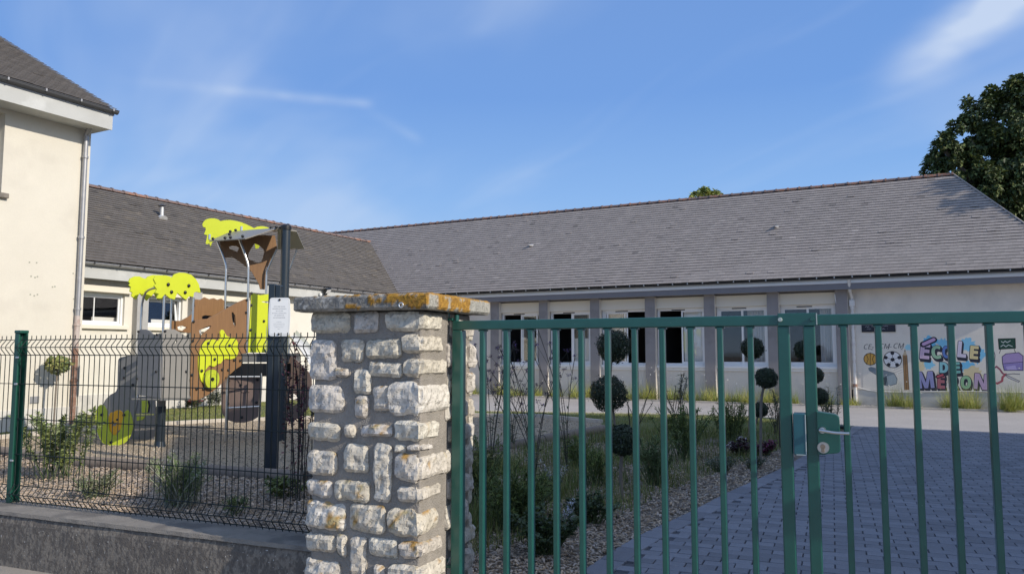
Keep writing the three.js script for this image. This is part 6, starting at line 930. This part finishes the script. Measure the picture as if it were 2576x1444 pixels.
// tall dark stems with small purple-brown flower heads behind the gate
{
  const mk = (label, foot, n, h, spread, seed, purple) => { const b = onY(...foot), t = thing('tall_flower', label, 'flowers', b.toArray(), 0, 'tall thin flowers behind the left gate leaf'), R = rng(seed), rods = [], K = new Faces(), Lf = new Faces();
    for (let i = 0; i < n; i++) { const a = R() * 6.283, dx = (R() - 0.5) * spread, dz = (R() - 0.5) * spread * 0.6, H = h * (0.7 + 0.4 * R()), p = (u) => V3(dx * u * u * 1.2 + Math.cos(a) * 0.1 * u, H * u, dz * u * u + Math.sin(a) * 0.1 * u);
      rods.push(tube([p(0), p(0.4), p(0.75), p(1)], 0.0045, 5, 3)); const heads = [p(1)];
      for (let k = 0; k < 3; k++) { const u = 0.55 + 0.35 * R(), q = p(u), e = q.clone().add(V3((R() - 0.5) * 0.4, 0.14 + 0.2 * R(), (R() - 0.5) * 0.3)); rods.push(rod(q, e, 0.003, 0.002, 4)); heads.push(e); }
      for (const e of heads) for (let k = 0; k < 20; k++) leaf(K, e.clone().add(V3((R() - 0.5) * 0.055, (R() - 0.5) * 0.035, (R() - 0.5) * 0.055)), rdir(R, -0.2, 1.4), 0.024, 0.014, tint(R() < purple ? [0.16, 0.09, 0.26] : [0.06, 0.04, 0.045], R, 0.4), R);
      for (let k = 0; k < 9; k++) leaf(Lf, p(0.05 + 0.5 * R()), rdir(R, -0.2, 0.8), 0.11, 0.02, tint([0.07, 0.09, 0.03], R), R); }
    part(t, 'stems', merge(rods), M.stemDark); part(t, 'flower_heads', K.geo(), M.leafMatt); part(t, 'foliage', Lf.geo(), M.leaf); };
  mk('tall thin purple topped flowers nearest the stone pillar', [1235, 1200], 5, 1.75, 0.7, 1001, 0.3);
  mk('tall thin dark flower stems between the second and fifth gate bars', [1345, 1225], 8, 1.55, 0.9, 1002, 0.2);
  mk('tall purple headed flowers beside the two ball topiary', [1428, 1190], 5, 1.8, 0.8, 1003, 0.45);
  mk('low dry flower stems in front of the asphalt near the pillar', [1290, 1130], 7, 1.0, 0.9, 1004, 0.1);
}
// shrubs and flowers of the bed
const DK = [[0.05, 0.085, 0.024], [0.07, 0.11, 0.03], [0.035, 0.06, 0.02]], MID = [[0.13, 0.175, 0.035], [0.17, 0.2, 0.045], [0.09, 0.13, 0.028]], GREY = [[0.15, 0.165, 0.12], [0.11, 0.135, 0.085], [0.2, 0.2, 0.15]], RED = [[0.10, 0.018, 0.028], [0.06, 0.015, 0.022], [0.16, 0.03, 0.045]];
const at = (px, py) => onY(px, py);
shrub('shrub', 'leafy green shrub behind the fence beside the fence post', 'shrub', at(140, 1205), { h: 0.82, r: 0.85, stems: 34, leaves: 75, len: 0.075, wid: 0.026, cols: [[0.22, 0.26, 0.07], [0.27, 0.3, 0.11], [0.14, 0.19, 0.05]], seed: 1101, lean: 0.55 });
shrub('shrub', 'silvery grey shrub with pale plume tips behind the middle of the fence', 'shrub', at(452, 1278), { h: 0.52, r: 0.6, stems: 70, leaves: 60, len: 0.05, wid: 0.008, cols: [[0.22, 0.25, 0.11], [0.15, 0.21, 0.065], [0.10, 0.165, 0.035]], seed: 1102, lean: 0.6, stemMat: M.stemGrey, mat: M.leafMatt, from: 0.02, tips: 0.14, fcol: [0.5, 0.48, 0.42] });
shrub('shrub', 'red leaved climbing shrub between the fence and the stone pillar', 'shrub', at(742, 1262), { h: 1.95, r: 0.5, stems: 9, leaves: 70, len: 0.055, wid: 0.024, cols: RED, seed: 1103, lean: 0.16, stemMat: M.stemDark });
shrub('ground_plant', 'low bright green plant at the timber edging under the notice post', 'plant', at(712, 1252), { h: 0.22, r: 0.45, stems: 26, leaves: 22, len: 0.06, wid: 0.03, cols: MID, seed: 1104, lean: 1.2 });
shrub('ground_plant', 'sparse low weeds in the mulch close to the fence foot', 'plant', at(590, 1300), { h: 0.22, r: 0.3, stems: 12, leaves: 16, len: 0.07, wid: 0.014, cols: MID, seed: 1105, lean: 0.8 });
shrub('shrub', 'dense dark green shrub lowest in the bed before the gate', 'shrub', at(1362, 1400), { h: 0.34, r: 0.3, stems: 46, leaves: 46, len: 0.045, wid: 0.026, cols: DK, seed: 1106, lean: 1.1 });
shrub('shrub', 'dark low shrub in the chips right of the white flower spike', 'shrub', at(1487, 1322), { h: 0.3, r: 0.3, stems: 34, leaves: 34, len: 0.04, wid: 0.022, cols: DK, seed: 1107, lean: 1.0 });
shrub('shrub', 'broad green bush with needle leaves left in the bed behind the gate', 'shrub', at(1300, 1335), { h: 0.52, r: 0.6, stems: 70, leaves: 60, len: 0.06, wid: 0.01, cols: [[0.085, 0.12, 0.022], [0.12, 0.15, 0.03], [0.055, 0.085, 0.018]], seed: 1108, lean: 0.8, mat: M.leafMatt });
shrub('shrub', 'wispy yellow green bush beside the stone pillar behind the gate', 'shrub', at(1205, 1290), { h: 0.75, r: 0.5, stems: 46, leaves: 50, len: 0.07, wid: 0.009, cols: [[0.15, 0.17, 0.035], [0.18, 0.18, 0.05], [0.10, 0.125, 0.025]], seed: 1109, lean: 0.55, mat: M.leafMatt });
shrub('flower_plant', 'white flowering spike in the wood chips near the lowest shrub', 'flowers', at(1428, 1352), { h: 0.24, r: 0.1, stems: 7, leaves: 10, len: 0.04, wid: 0.012, cols: GREY, seed: 1110, lean: 0.3, tips: 1, fcol: [0.55, 0.55, 0.6] });
shrub('flower_plant', 'slender pale flower sprays left of the single ball topiary stem', 'flowers', at(1398, 1262), { h: 0.34, r: 0.14, stems: 7, leaves: 10, len: 0.05, wid: 0.012, cols: GREY, seed: 1111, lean: 0.45, tips: 0.9, fcol: [0.5, 0.48, 0.48] });
shrub('shrub', 'feathery light green bush right of the single ball topiary', 'shrub', at(1650, 1225), { h: 0.62, r: 0.4, stems: 36, leaves: 44, len: 0.065, wid: 0.011, cols: [[0.10, 0.145, 0.05], [0.13, 0.16, 0.06], [0.075, 0.11, 0.035]], seed: 1112, lean: 0.6, mat: M.leafMatt });
shrub('shrub', 'green weedy bush between topiary balls before the lawn', 'shrub', at(1722, 1160), { h: 0.8, r: 0.6, stems: 46, leaves: 46, len: 0.075, wid: 0.014, cols: MID, seed: 1113, lean: 0.5, mat: M.leafMatt });
shrub('shrub', 'green weedy bush close to the forked topiary', 'shrub', at(1838, 1120), { h: 0.75, r: 0.55, stems: 40, leaves: 46, len: 0.075, wid: 0.014, cols: MID, seed: 1114, lean: 0.5, mat: M.leafMatt });
shrub('shrub', 'low grey green cushion plant at the edge of the paving', 'shrub', at(1815, 1192), { h: 0.24, r: 0.28, stems: 40, leaves: 30, len: 0.035, wid: 0.012, cols: GREY, seed: 1115, lean: 1.1, mat: M.leafMatt });
shrub('shrub', 'low grey green plant under the dark red flowers', 'shrub', at(1895, 1182), { h: 0.2, r: 0.26, stems: 34, leaves: 26, len: 0.035, wid: 0.012, cols: GREY, seed: 1116, lean: 1.1, mat: M.leafMatt });
shrub('flower_plant', 'dark red leaved flower clump at the edge of the drive', 'flowers', at(1862, 1150), { h: 0.3, r: 0.28, stems: 30, leaves: 26, len: 0.05, wid: 0.032, cols: [[0.05, 0.012, 0.02], [0.03, 0.01, 0.014], [0.09, 0.02, 0.04]], seed: 1117, lean: 0.9, flowers: 0.3, fcol: [0.45, 0.4, 0.38] });
shrub('flower_plant', 'crimson flower clump right beside the leaning topiary stem', 'flowers', at(1925, 1150), { h: 0.26, r: 0.24, stems: 24, leaves: 24, len: 0.045, wid: 0.03, cols: [[0.14, 0.015, 0.05], [0.2, 0.02, 0.08], [0.07, 0.015, 0.03]], seed: 1118, lean: 0.9 });
shrub('shrub', 'loose weedy plant with leafy stems in front of the asphalt', 'shrub', at(1705, 1085), { h: 1.15, r: 0.5, stems: 9, leaves: 34, len: 0.1, wid: 0.014, cols: DK, seed: 1119, lean: 0.4, stemMat: M.stemDark });
shrub('shrub', 'upright dark weedy stems right of the forked topiary', 'shrub', at(1960, 1095), { h: 0.9, r: 0.5, stems: 10, leaves: 30, len: 0.1, wid: 0.014, cols: DK, seed: 1120, lean: 0.5, stemMat: M.stemDark });
shrub('shrub', 'spiky dark green plant behind the gate lock', 'shrub', at(2093, 1072), { h: 0.85, r: 0.5, stems: 14, leaves: 40, len: 0.12, wid: 0.014, cols: DK, seed: 1121, lean: 0.7, stemMat: M.stemDark });
shrub('shrub', 'thin bare stemmed plant between the gate bars near the white window blind', 'shrub', at(1600, 1095), { h: 0.95, r: 0.4, stems: 8, leaves: 12, len: 0.08, wid: 0.01, cols: DK, seed: 1122, lean: 0.7, stemMat: M.stemDark });
shrub('shrub', 'small dark bush at the timber edging left of the two ball topiary', 'shrub', at(1455, 1180), { h: 0.42, r: 0.35, stems: 26, leaves: 30, len: 0.06, wid: 0.014, cols: MID, seed: 1123, lean: 0.8, mat: M.leafMatt });
shrub('shrub', 'scrubby bush in the bed below the two ball topiary', 'shrub', at(1500, 1225), { h: 0.5, r: 0.4, stems: 30, leaves: 34, len: 0.06, wid: 0.012, cols: MID, seed: 1124, lean: 0.8, mat: M.leafMatt });
shrub('shrub', 'low grey green plant between fence post and plume shrub', 'shrub', at(235, 1255), { h: 0.3, r: 0.45, stems: 34, leaves: 26, len: 0.05, wid: 0.012, cols: [[0.2, 0.2, 0.13], [0.16, 0.18, 0.09]], seed: 1125, lean: 1, mat: M.leafMatt });
shrub('flower_plant', 'red flowering plant at the foot of the low wing', 'flowers', onX(485, 1012, -17.9).setY(0.02), { h: 0.34, r: 0.6, stems: 30, leaves: 24, len: 0.07, wid: 0.04, cols: [[0.1, 0.13, 0.05], [0.15, 0.05, 0.05], [0.08, 0.1, 0.04]], seed: 1126, lean: 1, flowers: 0.8, fcol: [0.42, 0.05, 0.09] });
shrub('shrub', 'grey green bush at the foot of the low wing behind the bridge', 'shrub', onX(535, 1012, -17.9).setY(0.02), { h: 0.5, r: 0.5, stems: 34, leaves: 30, len: 0.07, wid: 0.03, cols: GREY, seed: 1127, lean: 0.8 });
// little standard tree in front of the cream house
{
  const b = onX(134, 1046, -15.55).setY(0), c = onX(143, 918, -15.55), t = thing('standard_tree', 'small round headed tree on a thin stem before the cream house', 'tree', b.toArray()), q = c.clone().sub(b);
  part(t, 'trunk', tube([V3(0, 0, 0), V3(q.x * 0.4, q.y * 0.5, q.z * 0.4), q], 0.018, 7), M.bark); part(t, 'crown', ballGeo(0.2, 230, 0.12, [[0.24, 0.26, 0.07], [0.3, 0.28, 0.09], [0.14, 0.18, 0.05]], 1190, 0.8), M.leaf, { pos: q.toArray() });
}
// weeds and flowers along the foot of the school wall
{
  const Y1 = [0.42, 0.43, 0.09], Y2 = [0.32, 0.37, 0.08], Y3 = [0.5, 0.46, 0.15];
  const spots = [[1185, 'beside the stone pillar', 0.45, 6], [1268, 'at the first visible pilaster', 0.62, 0], [1300, 'left under the second window', 0.4, 5], [1345, 'under the second window', 0.5, 0], [1398, 'under the right end of the second window', 0.42, 7], [1452, 'under the third window', 0.66, 0], [1480, 'right under the third window', 0.6, 0], [1532, 'behind the two ball topiary', 0.5, 9], [1590, 'under the white window blind', 0.62, 4], [1632, 'at the pilaster right of the white blind', 0.72, 0], [1690, 'left under the fifth window', 0.6, 16], [1740, 'under the middle of the fifth window', 0.5, 12], [1785, 'at the pilaster right of the fifth window', 0.66, 0], [1840, 'left under the sixth window', 0.5, 8], [1880, 'under the sixth window', 0.62, 0], [1935, 'at the pilaster right of the sixth window', 0.62, 0], [1990, 'beside the closed gate stiles', 0.5, 6], [2075, 'under the last window', 0.55, 14], [2140, 'beside the white downpipe', 0.35, 0], [2255, 'below the painted whistle', 0.7, 14], [2285, 'below the painted pencil', 0.55, 10], [2395, 'below the painted letters', 0.72, 0], [2440, 'right below the painted letters', 0.8, 0], [2545, 'below the painted satchel', 0.9, 6], [2570, 'at the right edge below the mural', 0.75, 0]];
  spots.forEach(([px, where, h, fl], i) => { const p = onZ(px, 1012, -24.62 + (i % 3) * 0.1).setY(0.01); tuft('wall_weed', (fl ? 'white flowering ' : 'yellow green ') + ['grassy weed ', 'tufted weed ', 'wild plant '][i % 3] + where, 'weed', p, h * 0.95, 0.75, 330, fl ? [Y2, G1, Y3] : [Y1, Y2, Y3], 1400 + i, { group: 'weeds along the school wall', wid: 0.011, bend: 1.0, lo: 0.25, flowers: fl, fcol: [0.75, 0.74, 0.7] }); });
  tuft('ornamental_grass', 'round yellow green grass cushion at the mural right edge', 'grass tuft', onZ(2541, 1030, -24.3).setY(0.02), 0.42, 0.5, 420, [Y1, Y3, Y2], 1460, { wid: 0.008, bend: 1.4, lo: 0.2 });
}
// ---------------------------------------------------------------- trees behind the roof
function bigTree(label, base, crown, seed, { n = 15000, len = 0.26, cols }) {
  const t = thing('tree', label, 'tree', base.toArray()), R = rng(seed), F = new Faces(), rods = [], rel = crown.map(([p, r]) => [p.clone().sub(base), r]);
  const top = rel.reduce((a, [p]) => a.add(p), V3()).divideScalar(rel.length), fork = V3(top.x * 0.1, top.y * 0.45, top.z * 0.1);
  part(t, 'trunk', rod(V3(), fork, 0.34, 0.24, 12), M.bark);
  for (const [p, r] of rel) rods.push(tube([fork, fork.clone().lerp(p, 0.55).add(V3(0, 0.4, 0)), p], 0.09, 6, 4));
  part(t, 'limbs', merge(rods), M.bark);
  const vol = rel.reduce((a, [, r]) => a + r * r, 0);
  for (const [p, r] of rel) { const m = Math.round(n * r * r / vol), sub = Math.round(16 + r * 15); const cl = []; for (let i = 0; i < sub; i++) { const d = rdir(R, -1.57, 1.57), k = r * (0.35 + 0.62 * Math.cbrt(R())); cl.push(p.clone().add(V3(d.x * k, d.y * k * 0.9, d.z * k))); }
    for (let i = 0; i < m; i++) { const c = cl[Math.floor(R() * sub)], d = rdir(R, -1.57, 1.57), k = r * 0.23 * Math.cbrt(R()), q = c.clone().addScaledVector(d, k); const out = q.clone().sub(p).normalize().add(rdir(R, -1.5, 0.6).multiplyScalar(0.8)); out.y -= 0.35; leaf(F, q, out, len * (0.6 + 0.7 * R()), len * 0.62, tint(cols[Math.floor(R() * cols.length)], R, 0.6), R); } }
  part(t, 'crown', F.geo(), M.leaf);
}
{
  const d = 29, c = (x, y, r, dd = 0) => [onD(x, y, d + dd), r * d / 1937], b = onD(2640, 700, d + 0.5).setY(0);
  bigTree('large dark broadleaf tree rising behind the right end of the school roof', b, [c(2600, 300, 120), c(2500, 300, 80), c(2440, 350, 60), c(2380, 380, 46), c(2365, 425, 40, 0.5), c(2420, 440, 60), c(2500, 400, 85), c(2600, 420, 130), c(2530, 500, 90), c(2480, 470, 60, -0.6), c(2600, 560, 120), c(2720, 340, 140), c(2740, 520, 150), c(2560, 250, 55), c(2640, 225, 60)], 1501, { n: 85000, len: 0.18, cols: [[0.07, 0.105, 0.026], [0.095, 0.135, 0.032], [0.05, 0.075, 0.02], [0.18, 0.21, 0.05]] });
  const d2 = 42, e = (x, y, r) => [onD(x, y, d2), r * d2 / 1937], b2 = onD(1775, 700, d2).setY(0);
  bigTree('small green treetop peeping over the school ridge', b2, [e(1772, 502, 26), e(1750, 504, 20), e(1800, 500, 20), e(1820, 504, 14), e(1778, 545, 40)], 1502, { n: 4200, len: 0.24, cols: [[0.34, 0.38, 0.1], [0.42, 0.42, 0.12], [0.22, 0.26, 0.07]] });
  const b3 = V3(11.5, 0, -29.6);
  bigTree('broadleaf tree right of the school outside the frame shading the roof end', b3, [[V3(11.5, 9.9, -28.2), 2.4], [V3(10.2, 9.8, -26.9), 1.3], [V3(12.6, 10.4, -27.4), 1.7], [V3(11, 11.2, -29), 1.9]], 1503, { n: 7000, len: 0.3, cols: [[0.05, 0.08, 0.024], [0.035, 0.06, 0.018]] });
}
renderer.shadowMap.type = THREE.PCFSoftShadowMap;
renderer.render(scene, camera);
